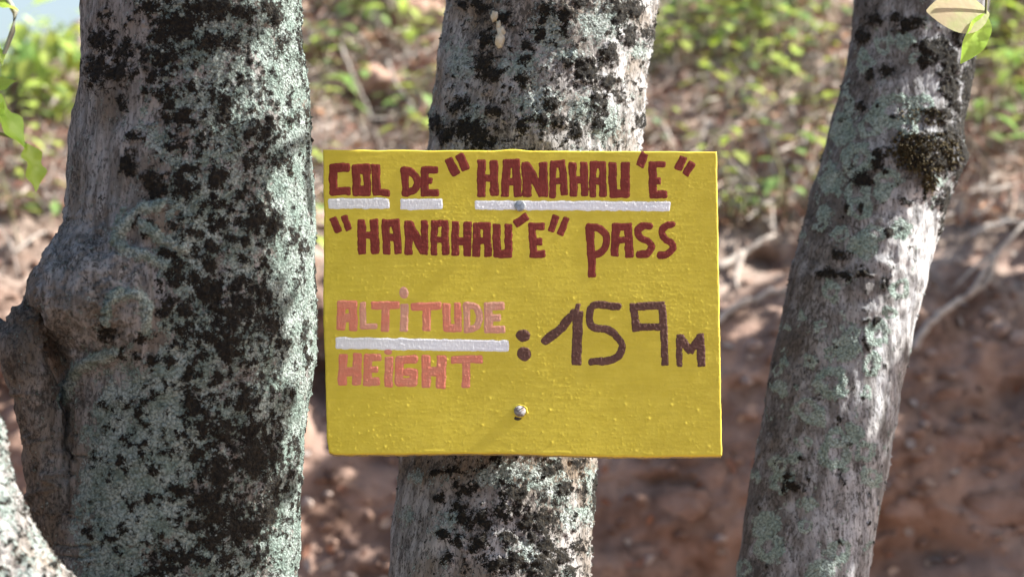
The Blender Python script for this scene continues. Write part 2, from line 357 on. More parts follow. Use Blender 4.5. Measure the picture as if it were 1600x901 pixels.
def f_mid(P, N, px, py):
    front = sstep(0.1, -0.15, P[:, 1] - tilt_y(YM)(py))
    n1 = fbm(P * 42, 4, 0.6); n2 = fbm(P * 115 + 7, 3, 0.6)
    moss = np.maximum(0.85 * n2 - 0.34 - 0.3 * sstep(740, 660, px), np.maximum(blob_field(px, py, m_up + m_lo), n1 * 1.2 - 0.62 - 0.45 * sstep(760, 660, px)))
    lich = np.maximum(blob_field(px, py, l_up + l_lo) * 0.9, fbm(P * 30 + 40, 4, 0.6) * 1.1 - 0.50)
    tone = np.clip(0.25 + 0.9 * fbm(P * 11 + 3, 3), 0, 1) * sstep(640, 760, px)
    tone = np.maximum(tone, np.exp(-((py - 735) / 26) ** 2) * 0.9); tone = np.maximum(tone, np.exp(-((px - 765) / 26) ** 2) * sstep(220, 120, py) * 0.8)
    tone = tone - 0.8 * sstep(900, 960, px) * (py < 400) * sstep(0.3, -0.2, fbm(P * 30 + 8, 3))  # pale tone paints the sunlit right side above the sign
    relief = 0.004 * np.exp(-((px - 705 + (236 - py) * 0.05) / 16) ** 2) * (py < 250) + 0.006 * fbm(P * (6, 6, 3), 2)
    return moss, lich, tone, relief

def make_tree(name_label, V, Q, fields, mat, base, group=None):
    t = thing('tree', name_label, 'tree', base)
    me = mesh_np('trunk', V, Q); dress(me, fields); obj('trunk', me, mat, t)
    return t
V, Q = tube_rows(MID_E, tilt_y(YM), -25, 930)
tree_m = make_tree('thin leaning grey tree trunk that carries the yellow sign', V, Q, f_mid, BARK_M, pt(760, 2180, tilt_y(YM)(2180)))

# --- right tree
YR = 3.40
RIGHT_E = [(-1100, 1560, 1850), (-300, 1390, 1630), (0, 1334, 1548), (60, 1329, 1535), (100, 1321, 1524), (200, 1294, 1503), (245, 1282, 1508), (300, 1267, 1486), (320, 1262, 1480), (370, 1247, 1468), (420, 1234, 1455), (500, 1219, 1435), (600, 1199, 1413), (700, 1180, 1397), (800, 1164, 1378), (901, 1147, 1360), (1300, 1080, 1300), (1900, 1000, 1260), (2050, 950, 1290), (2150, 900, 1320)]
def yr(py):
    z = (450.5 - py) / F * 3.0
    return YR + z * 0.28 + 0.40 * max(0.0, z - 0.45)
ros = [tuple(a) for a in conv([(490, 30, 42), (665, 240, 50), (615, 295, 62), (770, 485, 50), (680, 680, 62), (540, 745, 60), (645, 815, 52), (375, 800, 26), (280, 655, 18), (240, 838, 24), (345, 245, 18), (445, 150, 40), (430, 210, 30), (560, 690, 50), (700, 70, 40), (590, 60, 60), (470, 490, 45), (350, 600, 22), (430, 640, 25), (735, 590, 35), (780, 220, 50), (600, 130, 60), (470, 760, 30), (265, 800, 22), (520, 240, 35)], 1130, 280, 2.815)] + \
      [tuple(a) for a in conv([(530, 100, 78), (310, 120, 34), (670, 140, 30), (430, 215, 55), (480, 240, 40), (540, 330, 50), (540, 395, 75), (620, 310, 40), (660, 385, 45), (560, 790, 55), (260, 690, 60), (270, 780, 70), (160, 870, 40), (215, 490, 20), (310, 430, 40), (320, 510, 50), (370, 410, 30), (420, 345, 24), (420, 690, 40), (480, 890, 60), (690, 490, 50), (375, 120, 16), (430, 600, 30), (440, 10, 35), (700, 370, 22), (580, 460, 18)], 1100, 560, 2.642)]
ros += [tuple(a) for a in conv([(600, 520, 130, 90), (350, 490, 60, 70), (340, 600, 70, 80), (480, 600, 60), (420, 750, 90), (300, 860, 60), (460, 300, 60, 40), (540, 210, 45), (640, 190, 50), (560, 840, 60), (720, 490, 50), (440, 250, 30), (650, 600, 60), (700, 280, 60, 30), (290, 780, 30)], 1200, 0, 3.0025)]
m_r = conv([(435, 507, 26), (560, 340, 40, 30), (480, 355, 25), (730, 290, 25), (765, 530, 35), (830, 545, 30), (800, 240, 70, 60), (850, 300, 50, 80), (850, 420, 40, 60), (930, 400, 25, 90), (960, 380, 25, 120), (930, 540, 40, 80), (900, 600, 40, 60), (850, 640, 50, 50), (830, 740, 60, 70), (910, 720, 18, 60), (520, 720, 40, 30), (500, 770, 30), (450, 850, 55, 40), (440, 170, 30, 40), (500, 100, 40, 30), (600, 90, 30), (640, 130, 40, 30), (740, 220, 50, 30), (690, 100, 40, 30), (900, 170, 50, 40), (700, 720, 100, 90), (890, 830, 30, 80), (870, 480, 30, 60)], 1200, 0, 3.0025) + \
      conv([(965, 100, 28, 80), (960, 200, 14, 60), (885, 50, 12, 50), (710, 455, 20, 22), (545, 430, 30, 22), (720, 230, 20), (610, 130, 18), (545, 125, 18), (520, 330, 45, 20), (470, 420, 50, 25), (620, 420, 40, 18), (620, 620, 16), (680, 625, 16), (640, 740, 20), (800, 100, 40, 14)], 1130, 280, 2.815) + \
      conv([(350, 485, 22, 18), (372, 525, 26, 14), (335, 530, 12, 22), (435, 490, 7)], 1100, 560, 2.642)
def f_right(P, N, px, py):
    ax = np.interp(py, [e[0] for e in RIGHT_E], [(e[1] + e[2]) / 2 for e in RIGHT_E]); rad = 108.0
    u = (px - ax) / rad
    ring = np.full(len(px), -1.0)
    k = 0
    for bx, by, rx, ry in ros:
        k += 1
        sel = (np.abs(px - bx) < 2 * rx) & (np.abs(py - by) < 2 * ry) & (P[:, 1] < YR + 0.04)
        d = np.hypot((px[sel] - bx) / rx, (py[sel] - by) / ry)
        f = 1 - d if k % 3 == 0 else 0.42 - np.abs(d - 0.66) * 1.5
        ring[sel] = np.maximum(ring[sel], f)
    ring = ring * 1.6
    lich = np.maximum(ring, fbm(P * 34 + 21, 4, 0.6) * 1.1 + 0.4 * fbm(P * 9, 2) - 0.50)
    moss = np.maximum(blob_field(px, py, m_r), fbm(P * 60 + 2, 4, 0.6) * 1.1 - 0.62)
    moss = np.maximum(moss, fbm(P * 150 + 9, 3) * 0.5 - 0.42 - 0.35 * sstep(-0.5, 0.1, u))
    tone = np.clip(sstep(0.10, -0.9, u) * 0.75 + 0.7 * fbm(P * 24, 4, 0.6), 0, 1) * 0.9  # random brown bark, deepened leftwards to paint the trunk's shaded side
    tone = tone - 1.0 * np.exp(-((py - 375) / 100) ** 2) * sstep(0.05, 0.6, u) * sstep(0.3, -0.2, fbm(P * 40 + 4, 3))  # paler bark paints a stronger sun highlight on the right side
    tone = tone - 0.55 * sstep(-0.2, 0.7, u) * sstep(0.35, -0.35, fbm(P * (70, 70, 30) + 6, 4, 0.65)) * sstep(270, 310, py)  # bleached bark streaks, also brightening the sunlit side by colour
    relief = 0.005 * np.exp(-(((px - 1440) / 55) ** 2 + ((py - 250) / 50) ** 2)) + 0.006 * np.exp(-(((px - 1515) / 22) ** 2 + ((py - 248) / 22) ** 2))
    relief -= 0.004 * np.exp(-(((px - 1234) / 14) ** 2 + ((py - 752) / 12) ** 2))
    relief += 0.0016 * np.sin(py / 7.5 + 5 * fbm(P * 14, 2)) * np.exp(-(((px - 1370) / 60) ** 2 + ((py - 420) / 110) ** 2))
    return moss, lich, tone, relief
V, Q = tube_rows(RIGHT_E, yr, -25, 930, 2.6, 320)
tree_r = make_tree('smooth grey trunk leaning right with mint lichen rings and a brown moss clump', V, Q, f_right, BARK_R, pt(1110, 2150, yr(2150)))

# --- left tree, with its burl and the handle-shaped limb grown into it
YL = 2.88
LEFT_E = [(-1100, 150, 500), (-300, 128, 476), (0, 126, 471), (60, 126, 474), (120, 126, 482), (170, 122, 484), (230, 113, 487), (300, 108, 491), (420, 104, 494), (500, 104, 496), (560, 102, 494), (620, 100, 486), (680, 98, 477), (740, 98, 474), (800, 98, 471), (860, 98, 469), (901, 96, 467), (1010, 92, 463), (1300, 80, 460), (1900, 40, 500), (2100, -20, 560), (2240, -80, 620)]
def coarse_tube(bm, pts, seg=28):
    rings = []
    for i, (c, r) in enumerate(pts):
        a = pts[max(i - 1, 0)][0]; b = pts[min(i + 1, len(pts) - 1)][0]
        q = (b - a).to_track_quat('Z', 'Y')
        rings.append([bm.verts.new(c + q @ Vector((math.cos(t) * r, math.sin(t) * r, 0))) for t in np.linspace(0, 2 * np.pi, seg, endpoint=False)])
    for A, B in zip(rings[:-1], rings[1:]):
        for i in range(seg): bm.faces.new((A[i], A[(i + 1) % seg], B[(i + 1) % seg], B[i]))
    bm.faces.new(rings[0][::-1]); bm.faces.new(rings[-1])
def pr(px, py, r, dy):
    Y = YL + dy; return (pt(px, py, Y), r * Y / F)
def sweep(pts, seg=150, step=0.0026):
    c = np.array([tuple(p[0]) + (p[1],) for p in pts])
    d = np.array([x for x in smooth_line([tuple(p) for p in c], 12)]) if c.shape[1] == 3 else None
    q = []
    Pp = np.vstack([2 * c[0] - c[1], c, 2 * c[-1] - c[-2]])
    for i in range(1, len(Pp) - 2):
        L = np.linalg.norm(Pp[i + 1][:3] - Pp[i][:3]); n = max(2, int(L / step))
        for t in np.linspace(0, 1, n, endpoint=False):
            q.append(0.5 * (2 * Pp[i] + (Pp[i + 1] - Pp[i - 1]) * t + (2 * Pp[i - 1] - 5 * Pp[i] + 4 * Pp[i + 1] - Pp[i + 2]) * t * t + (3 * Pp[i] - Pp[i - 1] - 3 * Pp[i + 1] + Pp[i + 2]) * t ** 3))
    q = np.array(q); tan = np.gradient(q[:, :3], axis=0); tan /= np.linalg.norm(tan, axis=1)[:, None]
    ref = np.array([0, 1.0, 0]); e1 = ref - tan * (tan @ ref)[:, None]; e1 /= np.linalg.norm(e1, axis=1)[:, None]; e2 = np.cross(tan, e1)
    th = np.linspace(0, 2 * np.pi, seg, endpoint=False)
    V = q[:, None, :3] + q[:, None, 3:4] * (np.cos(th)[None, :, None] * e1[:, None] + np.sin(th)[None, :, None] * e2[:, None])
    return V.reshape(-1, 3), grid_quads(len(q), seg, True)
bl_l = conv([(480, 190, 60, 50), (560, 330, 75, 68), (580, 240, 52), (460, 330, 60, 90), (730, 260, 60, 40), (800, 260, 90, 40), (720, 350, 45), (830, 120, 130, 90), (980, 40, 150, 60), (1000, 200, 130, 45), (1130, 360, 38), (610, 780, 42, 70), (1240, 620, 65, 75), (1180, 620, 50), (500, 80, 32), (850, 560, 65, 50), (830, 690, 50, 40), (1060, 540, 42, 65), (860, 870, 60, 50), (1400, 200, 22, 200), (700, 30, 60, 40), (900, 90, 90, 70), (1120, 60, 60, 50), (1300, 60, 60, 70), (1320, 200, 40, 70), (770, 180, 60, 60), (1030, 830, 60, 50), (1160, 760, 40), (640, 640, 35), (880, 800, 60, 35), (1260, 50, 40), (560, 460, 28), (570, 500, 20), (1380, 560, 40, 60), (1330, 760, 60, 60), (700, 850, 40), (750, 440, 40), (900, 400, 40), (990, 440, 30), (1080, 470, 40)], 0, 0, 3.004) + \
    conv([(610, 185, 60, 25), (650, 230, 40, 30), (740, 330, 60, 30), (840, 245, 70, 28), (920, 300, 45, 55), (930, 370, 40, 50), (860, 425, 60, 40), (770, 410, 50, 60), (770, 280, 50, 25), (940, 490, 80, 50), (720, 560, 40, 60), (460, 680, 45, 40), (650, 690, 50, 25), (900, 110, 35), (955, 120, 28), (970, 190, 60, 40), (1010, 590, 130, 80), (900, 690, 100, 40), (1000, 750, 80, 60), (1090, 560, 60, 60), (690, 50, 60, 40), (810, 40, 40, 60), (1200, 200, 60, 80), (1280, 260, 40, 90), (1100, 190, 50, 40), (1060, 470, 60, 60), (1200, 640, 70, 50), (1340, 650, 30, 90), (530, 770, 40), (600, 800, 30), (660, 800, 40, 25), (750, 800, 30), (820, 580, 40), (1330, 300, 25, 60), (1250, 720, 50, 40), (1350, 780, 20, 90), (1160, 520, 40)], 0, 280, 2.815) + \
    conv([(470, 150, 40, 32), (520, 130, 25), (850, 150, 42, 75), (740, 350, 32), (850, 370, 55, 30), (780, 520, 85, 42), (950, 450, 90, 120), (1000, 250, 85, 50), (1130, 370, 120, 120), (950, 620, 150, 80), (1060, 690, 160, 75), (870, 680, 60), (700, 860, 90, 50), (740, 790, 75, 35), (1200, 520, 50, 110), (1180, 640, 60, 90), (600, 190, 35), (690, 100, 30), (1070, 130, 60, 50), (430, 370, 40, 22), (410, 415, 24), (500, 740, 40, 25), (880, 230, 50, 50), (1110, 240, 60, 50), (1270, 100, 30, 80), (1290, 350, 30, 90), (910, 560, 60), (1120, 820, 60, 60), (820, 830, 60, 40), (1260, 480, 30, 100), (940, 740, 80, 50), (660, 420, 40), (980, 840, 40)], 0, 580, 2.81)
bare_l = conv([(855, 650, 55, 55), (1225, 340, 40, 60), (1000, 170, 60, 30), (930, 120, 50), (840, 330, 70, 70), (510, 860, 45), (440, 330, 40), (840, 410, 40), (480, 560, 60, 40), (460, 20, 60)], 0, 0, 3.004)
def f_left(P, N, px, py):
    edge = np.interp(py, [0, 300, 340, 560, 640, 901], [190, 215, 235, 245, 130, 110])
    dens = sstep(-30, 50, px - edge)
    dens = np.where(P[:, 1] > YL + 0.05, 0.7, dens)
    n = fbm(P * 46, 4, 0.62); n2 = fbm(P * 100 + 11, 3, 0.6)
    speck = n * 1.3 + 0.35 * n2
    right = sstep(380, 470, px)
    moss = np.maximum(blob_field(px, py, bl_l) * 1.0, speck + 0.40 * fbm(P * 8 + 33, 3) - 0.27 - 0.75 * (1 - dens) + 0.05 * right)
    moss = np.maximum(moss, dens * (0.9 * fbm(P * 115 + 80, 3, 0.6) - 0.24) - (1 - dens) * 0.9)
    moss = moss - 0.35 * np.clip(fbm(P * 105 + 140, 3), 0, 1)
    lit_strip = sstep(420, 446, px) * (P[:, 1] < YL + 0.02)  # sunlit edge painted in: black moss thinned, pale lichen raised
    moss = moss - 0.22 * lit_strip - 0.26 * np.exp(-(((px - 190) / 90) ** 2 + ((py - 720) / 170) ** 2) ** 2) + 0.03 * np.exp(-(((px - 350) / 60) ** 2 + ((py - 640) / 230) ** 2) ** 2)
    lich = 0.25 * lit_strip + 0.25 * np.exp(-(((px - 190) / 90) ** 2 + ((py - 720) / 170) ** 2) ** 2) + 0.30 * dens + 0.45 * fbm(P * 9 + 90, 3) + 0.85 * fbm(P * 26 + 60, 4, 0.6) - 0.60 * (1 - dens) + 0.12 * right
    lich = lich - 0.9 * np.clip(blob_field(px, py, bare_l), 0, 1)
    arcs = [(212, 345, 30, 26), (205, 380, 26, 30), (232, 395, 40, 22), (193, 480, 36, 26), (225, 500, 14, 50), (160, 480, 14, 40), (150, 590, 60, 34), (185, 530, 30, 20)]
    ad = np.full(len(px), 99.0)
    for pl in ([(183, 378), (194, 346), (215, 329), (252, 321)], [(188, 384), (215, 396), (255, 412)], [(163, 505), (167, 474), (190, 457), (215, 460), (229, 485), (231, 520)], [(102, 622), (114, 586), (142, 560), (182, 552)], [(225, 352), (245, 372), (280, 385)]):
        for (ax, ay), (bx, by) in zip(pl[:-1], pl[1:]):
            L = math.hypot(bx - ax, by - ay); t = np.clip(((px - ax) * (bx - ax) + (py - ay) * (by - ay)) / L ** 2, 0, 1)
            ad = np.minimum(ad, np.hypot(px - ax - t * (bx - ax), py - ay - t * (by - ay)))
    arc = np.exp(-(ad / 9.0) ** 2) * (P[:, 1] < YL)
    lich = np.maximum(lich, arc * 1.2 - 0.35); moss = moss - arc * 0.8
    relief = 0.006 * fbm(P * (46, 46, 7) + 2, 4, 0.6) * (1 - dens)
    q = np.hypot((px - 160) / 90, (py - 460) / 90)
    relief += 0.0022 * np.sin(q * 22 + 6 * fbm(P * 9, 2)) * np.exp(-q * q * 1.2) * (P[:, 1] < YL)
    relief += 0.006 * arc
    kn = np.exp(-((np.hypot((px - 120) / 130, (py - 470) / 150)) ** 4)) * (1 - dens)
    ridg = 1 - np.abs(fbm(P * (16, 16, 20) + 70, 4, 0.6)) * 3.2
    qx, qy = px - 150, py - 455; rr = np.hypot(qx / 1.0, qy / 1.1); an = np.arctan2(qy, qx)
    fo = fbm(np.column_stack([rr * 0.055, np.cos(an) * 1.6, np.sin(an) * 1.6]) + 0.25 * fbm(P * 30, 3)[:, None], 4, 0.6)
    fold = np.exp(-(fo / 0.045) ** 2) * kn
    relief += -0.0045 * fold + 0.004 * kn * fo
    relief += kn * (0.0035 * np.clip(ridg, -0.6, 1) * 0.5 + 0.0015 * fbm(P * 24 + 4, 3))
    low = sstep(560, 640, py) * sstep(190, 120, px)
    relief += low * (0.006 * np.abs(fbm(P * (30, 30, 24) + 12, 4, 0.6)) - 0.004 * (np.abs(fbm(P * (7, 7, 40) + 5, 3)) < 0.04))
    # flaky loose bark on the far left edge
    relief += 0.005 * np.abs(fbm(P * (60, 60, 22) + 8, 3)) * sstep(150, 110, px) * (py < 340)
    tone = np.clip(0.15 + 0.9 * fbm(P * 9 + 3, 3) + 0.5 * sstep(620, 860, py) * sstep(330, 60, px) + 0.55 * sstep(110, 40, px), 0, 1)
    tone = tone - 1.15 * kn * (px > 60) * sstep(640, 560, py); tone = np.maximum(tone, fold * 0.8 - 0.3); tone = np.maximum(tone, np.exp(-(((px - 88) / 26) ** 2 + ((py - 560) / 70) ** 2)) * 1.0)  # hollow by the limb: brown bark, with its shade painted in
    tone *= 1 - 0.6 * np.exp(-(((px - 150) / 60) ** 2 + ((py - 450) / 60) ** 2))
    return moss, lich, tone, relief
tree_l = thing('tree', 'thick lichen-covered tree trunk on the left with a burl and a hollow limb', 'tree', pt(270, 2240, YL))
V, Q = tube_rows(LEFT_E, lambda py: YL, -25, 930, 2.6, 430)
# the burl swells the trunk to the left and towards the viewer
_px, _py = project(V); _cx = np.interp(_py, [a[0] for a in LEFT_E], [(a[1] + a[2]) / 2 for a in LEFT_E])
_th = np.degrees(np.arctan2(V[:, 1] - YL, V[:, 0] - (_cx - 800) * YL / F)) % 360
def swell(th0, wth, y0, up, dn, amp):
    wy = np.where(_py < y0, up, dn)
    q = np.hypot(((_th - th0 + 180) % 360 - 180) / wth, (_py - y0) / wy)
    return amp * np.exp(-q ** 2.6)
k_ = YL / F
sw = swell(205, 42, 440, 74, 95, 48) + swell(236, 26, 455, 66, 80, 30) + swell(252, 14, 350, 34, 26, 9) + swell(246, 16, 500, 44, 60, 14) + swell(215, 30, 480, 40, 40, 10)
sw += swell(165, 26, 500, 60, 60, 30)
sw += swell(160, 22, 560, 75, 85, 40)
sw += swell(200, 40, 900, 120, 300, 26)
ctr = np.column_stack([(_cx - 800) * k_, np.full(len(V), YL), V[:, 2]])
dr = V - ctr; V = V + dr / np.linalg.norm(dr, axis=1)[:, None] * (sw * k_)[:, None]
tr_me = mesh_np('trunk', V, Q); dress(tr_me, f_left); obj('trunk', tr_me, BARK_L, tree_l)
V, Q = sweep([pr(130, 440, 52, -0.02), pr(80, 466, 36, -0.05), pr(42, 508, 30, -0.075), pr(32, 550, 34, -0.09), pr(46, 592, 35, -0.085), pr(62, 640, 37, -0.075), pr(73, 700, 38, -0.065), pr(88, 770, 44, -0.055), pr(112, 840, 54, -0.04), pr(140, 910, 66, -0.02), pr(165, 1000, 74, 0.0)])
lm = mesh_np('limb', V, Q[:, ::-1]); dress(lm, f_left); obj('limb', lm, BARK_L, tree_l)
V, Q = sweep([pr(50, 560, 26, -0.06), pr(20, 538, 27, -0.05), pr(-40, 512, 27, -0.01), pr(-130, 470, 27, 0.05), pr(-240, 380, 24, 0.10)], 90, 0.005)
lm = mesh_np('limb', V, Q[:, ::-1]); dress(lm, f_left); obj('limb', lm, BARK_L, tree_l)

# --- sunlit foreground trunk in the lower left corner
YF = 2.52
def fore_tree():
    sh = np.array([0, -7, -7])
    e = sh + np.array([(300, -460, -130), (520, -330, -50), (580, -300, -22), (640, -275, 0), (700, -255, 15), (740, -240, 26), (800, -215, 50), (850, -195, 76), (890, -180, 106), (940, -160, 150), (1100, -110, 240), (1500, -30, 330), (2300, -20, 420)], float)
    V, Q = tube_rows([tuple(x) for x in e], lambda py: YF, 560, 930, 2.6, 320, 300)
    def f(P, N, px, py):
        n = fbm(P * 40 + 4, 4, 0.6)
        return np.maximum(n * 1.2 - 0.42, fbm(P * 120 + 3, 3, 0.6) - 0.3), fbm(P * 30 + 14, 4, 0.6) * 1.0 - 0.05, np.clip(0.1 + 0.5 * fbm(P * 10, 3), 0, 1), 0.003 * fbm(P * (40, 40, 8), 3)
    return make_tree('pale sunlit leaning trunk in the lower left corner in front of the thick tree', V, Q, f, BARK_M, pt(200, 2300, YF))
fore_tree()

# ------------------------------------------------------------------ the sign
T = R(TILT)
B0 = pt(815, 470, 2.985); BN = Vector((0, -math.cos(T), math.sin(T))); BU = Vector((1, 0, 0)); BV = Vector((0, math.sin(T), math.cos(T)))
def to_uv(px, py):
    px = np.asarray(px, float); py = np.asarray(py, float)
    dx = (px - 800) / F; dz = (450.5 - py) / F
    o = np.array(EYE); b = np.array(B0)
    den = BN.y + dz * BN.z
    t = ((b - o) @ np.array(BN)) / den
    X = dx * t - b[0]; Yv = t - b[1]; Z = o[2] + dz * t - b[2]
    return X, Yv * BV.y + Z * BV.z
dots = rng.random((420, 2)) * (0.50, 0.385) + (-0.25, -0.195); dot_r = 0.0008 + 0.0012 * rng.random(420) ** 4; dot_h = dot_r * (0.08 + 0.17 * rng.random(420))
def board_h(u, v):
    P = np.column_stack([u, v, 0 * u])
    rough = 0.5 + 0.9 * sstep(-0.1, 0.5, fbm(P * 9 + 3, 2))
    h = 0.0009 * fbm(P * 5, 2) + 0.00010 * fbm(P * (60, 260, 1), 3) * rough + 0.00007 * fbm(P * 330, 2) * rough
    sp = fbm(P * 270 + 70, 2); h += 0.00016 * sstep(0.34, 0.62, sp) * rough
    for (a, b), r, q in zip(dots, dot_r, dot_h):
        s = (np.abs(u - a) < 2.5 * r) & (np.abs(v - b) < 2.5 * r)
        if s.any(): h[s] += q * np.exp(-((u[s] - a) ** 2 + (v[s] - b) ** 2) / (r * r))
    return h
def to_world(u, v, h):
    return np.array(B0) + np.outer(u, BU) + np.outer(v, BV) + np.outer(h, BN)
sign = thing('sign', 'yellow hand-painted altitude sign board bolted to the middle tree trunk', 'sign', tuple(B0))
def board():
    nu, nv = 520, 400
    a, b = np.meshgrid(np.linspace(0, 1, nu), np.linspace(0, 1, nv))      # b: 0 top -> 1 bottom
    a = a.ravel(); b = b.ravel()
    c = dict(tl=(505, 234), tr=(1120, 237), br=(1128, 712), bl=(511, 707))
    def bil(i): return (c['tl'][i] * (1 - a) + c['tr'][i] * a) * (1 - b) + (c['bl'][i] * (1 - a) + c['br'][i] * a) * b
    px = bil(0); py = bil(1)
    A3 = np.column_stack([a * 12, b * 12, 0 * a])
    wob = lambda s: 1.1 * fbm(A3 + s, 4, 0.6)
    px += wob(3) * (np.exp(-a * 60) + np.exp(-(1 - a) * 60)) + 2.5 * np.exp(-a * 50) * sstep(0.94, 1.0, b) - 3 * np.exp(-a * 40) * np.exp(-((b - 0.55) / 0.2) ** 2)
    py += wob(8) * (np.exp(-b * 60) + np.exp(-(1 - b) * 60)) + 1.6 * np.exp(-(1 - b) * 50) * np.sin(a * 9 + 1) - 2.5 * np.exp(-(1 - b) * 40) * sstep(0.02, 0.0, a)
    py -= 2.4 * np.exp(-b * 80) * np.exp(-((a - 0.48) / 0.03) ** 2)
    u, v = to_uv(px, py)
    h = board_h(u, v)
    ed = np.minimum(np.minimum(a, 1 - a) * 0.5, np.minimum(b, 1 - b) * 0.38)
    h -= 0.0006 * np.exp(-ed / 0.0004)
    h += 0.0002 * np.exp(-((ed - 0.003) / 0.0015) ** 2) * sstep(0.0, 0.4, fbm(A3 * 2, 3))
    Vf = to_world(u, v, h)
    # back sheet: the rim pushed back by the board's thickness, then closed
    rim = np.concatenate([np.arange(nu), np.arange(1, nv) * nu + nu - 1, (nv - 1) * nu + np.arange(nu - 2, -1, -1), np.arange(nv - 2, 0, -1) * nu])
    n = len(rim); th = 0.017
    Vs = [Vf]; Qs = [grid_quads(nv, nu)[:, ::-1]]
    prev = rim; base = len(Vf)
    for k, dd in enumerate((0.001, 0.006, 0.012, th)):
        off = to_world(u[rim], v[rim], h[rim] - dd); off += 0.0004 * np.column_stack([noise(off * 300 + k), noise(off * 300 + 5), noise(off * 300 + 9)])
        cur = base + np.arange(n); Vs.append(off); base += n
        nx = np.roll(np.arange(n), -1)
        Qs.append(np.column_stack([prev, cur, cur[nx], prev[nx]])[:, ::-1]); prev = cur
    Vs.append(np.array([to_world(np.array([0.0]), np.array([0.0]), np.array([-th]))[0]])); ctr = base
    V = np.concatenate(Vs); me_q = np.concatenate(Qs)
    me = mesh_np('board', V, me_q)
    bmx = bmesh.new(); bmx.from_mesh(me); bmx.verts.ensure_lookup_table()
    pv = [bmx.verts[i] for i in prev]; cv = bmx.verts[ctr]
    for i in range(n): bmx.faces.new((pv[i], cv, pv[(i + 1) % n]))
    bmesh.ops.recalc_face_normals(bmx, faces=bmx.faces[:])
    bmx.to_mesh(me); bmx.free()
    me.materials.append(YELLOW); me.materials.append(WOOD_END)
    nq = (nv - 1) * (nu - 1); mi = np.zeros(len(me.polygons), np.int32); mi[nq + 2 * n:] = 1
    me.polygons.foreach_set('material_index', mi); me.polygons.foreach_set('use_smooth', np.ones(len(me.polygons), dtype=bool))
    me.update()
    obj('board', me, None, sign)
board()

# painted strokes: each letter is a skin of thick paint lying on the board
def stroke_sd(X, Yv, st):
    pts, w = st
    if len(pts) == 1:                       # a dab: ((x, y, rx, ry),)
        cx, cy, rx, ry = pts[0]; return (np.hypot((X - cx) / rx, (Yv - cy) / ry) - 1) * min(rx, ry)
    out = np.full(X.shape, 1e9)
    box = len(pts) == 2
    for (ax, ay), (bx, by) in zip(pts[:-1], pts[1:]):
        dx, dy = bx - ax, by - ay; L = math.hypot(dx, dy); dx /= L; dy /= L
        t = (X - ax) * dx + (Yv - ay) * dy; s = np.abs(-(X - ax) * dy + (Yv - ay) * dx)
        if box:
            rr = 1.6; q1 = np.abs(t - L / 2) - L / 2 + rr; q2 = s - w / 2 + rr
            d = np.hypot(np.maximum(q1, 0), np.maximum(q2, 0)) + np.minimum(np.maximum(q1, q2), 0) - rr
        else:
            tc = np.clip(t, 0, L); d = np.hypot(t - tc, s) - w / 2
        out = np.minimum(out, d)
    return out
def paint(name, strokes, mat, H=0.00014, ragged=1.0, lump=0.0, label=None):
    xs = []; ys = []
    for pts, w in strokes:
        if len(pts) == 1: cx, cy, rx, ry = pts[0]; xs += [cx - rx, cx + rx]; ys += [cy - ry, cy + ry]
        else:
            for p in pts: xs += [p[0] - w / 2, p[0] + w / 2]; ys += [p[1] - w / 2, p[1] + w / 2]
    st = 0.9
    gx = np.arange(min(xs) - 4, max(xs) + 4, st); gy = np.arange(min(ys) - 4, max(ys) + 4, st)
    X, Yv = np.meshgrid(gx, gy); X = X.ravel(); Yv = Yv.ravel()
    P = np.column_stack([X, Yv, 0 * X])
    wx = X + 1.3 * ragged * noise(P * 0.055); wy = Yv + 1.3 * ragged * noise(P * 0.055 + 40)
    d = np.full(len(X), 1e9)
    for s in strokes: d = np.minimum(d, stroke_sd(wx, wy, s))
    d = d + ragged * (0.9 * noise(P * 0.12 + 9) + 0.25 * noise(P * 0.33 + 3))
    u, v = to_uv(X, Yv)
    prof = np.where(d < 0, 1 - np.exp(np.minimum(d, 0) / 1.3), -np.minimum(d, 2.0) * 0.9)
    ins = d < 0
    h = board_h(u, v) + 0.00010 + H * 0.8 * prof + ins * (0.00012 * fbm(P * (0.5, 0.16, 1), 3) + lump * fbm(P * 0.22 + 5, 3)) + ins * 0.00008 * np.exp(-((d + 1.6) / 1.0) ** 2)
    V = to_world(u, v, h); Q = grid_quads(len(gy), len(gx))[:, ::-1]
    keep = (d[Q] < 1.4).any(axis=1); Q = Q[keep]
    used = np.unique(Q); mp = -np.ones(len(V), int); mp[used] = np.arange(len(used))
    o = obj(name, mesh_np(name, V[used], mp[Q]), mat, sign)
    if label: o['label'] = label
CA = lambda s: (470, 200, 3.756); 
def cv(ox, oy, sc, strokes):
    out = []
    for pts, w in strokes:
        if len(pts) == 1: p = pts[0]; out.append((((ox + p[0] / sc, oy + p[1] / sc, p[2] / sc, p[3] / sc),), 0))
        else: out.append((tuple((ox + p[0] / sc, oy + p[1] / sc) for p in pts), w / sc))
    return out
A_ = (470, 200, 3.756); B_ = (790, 200, 3.756); C_ = (470, 430, 3.003); D_ = (790, 430, 3.003)
def smooth_line(p, n=5):
    p = np.array(p, float); q = [p[0]]
    P = np.vstack([2 * p[0] - p[1], p, 2 * p[-1] - p[-2]])
    for i in range(1, len(P) - 2):
        for t in np.linspace(0, 1, n + 1)[1:]:
            q.append(0.5 * (2 * P[i] + (P[i + 1] - P[i - 1]) * t + (2 * P[i - 1] - 5 * P[i] + 4 * P[i + 1] - P[i + 2]) * t * t + (3 * P[i] - P[i - 1] - 3 * P[i + 1] + P[i + 2]) * t ** 3))
    return tuple(tuple(x) for x in q)
L2 = lambda a, b, c, d, w: (((a, b), (c, d)), w)
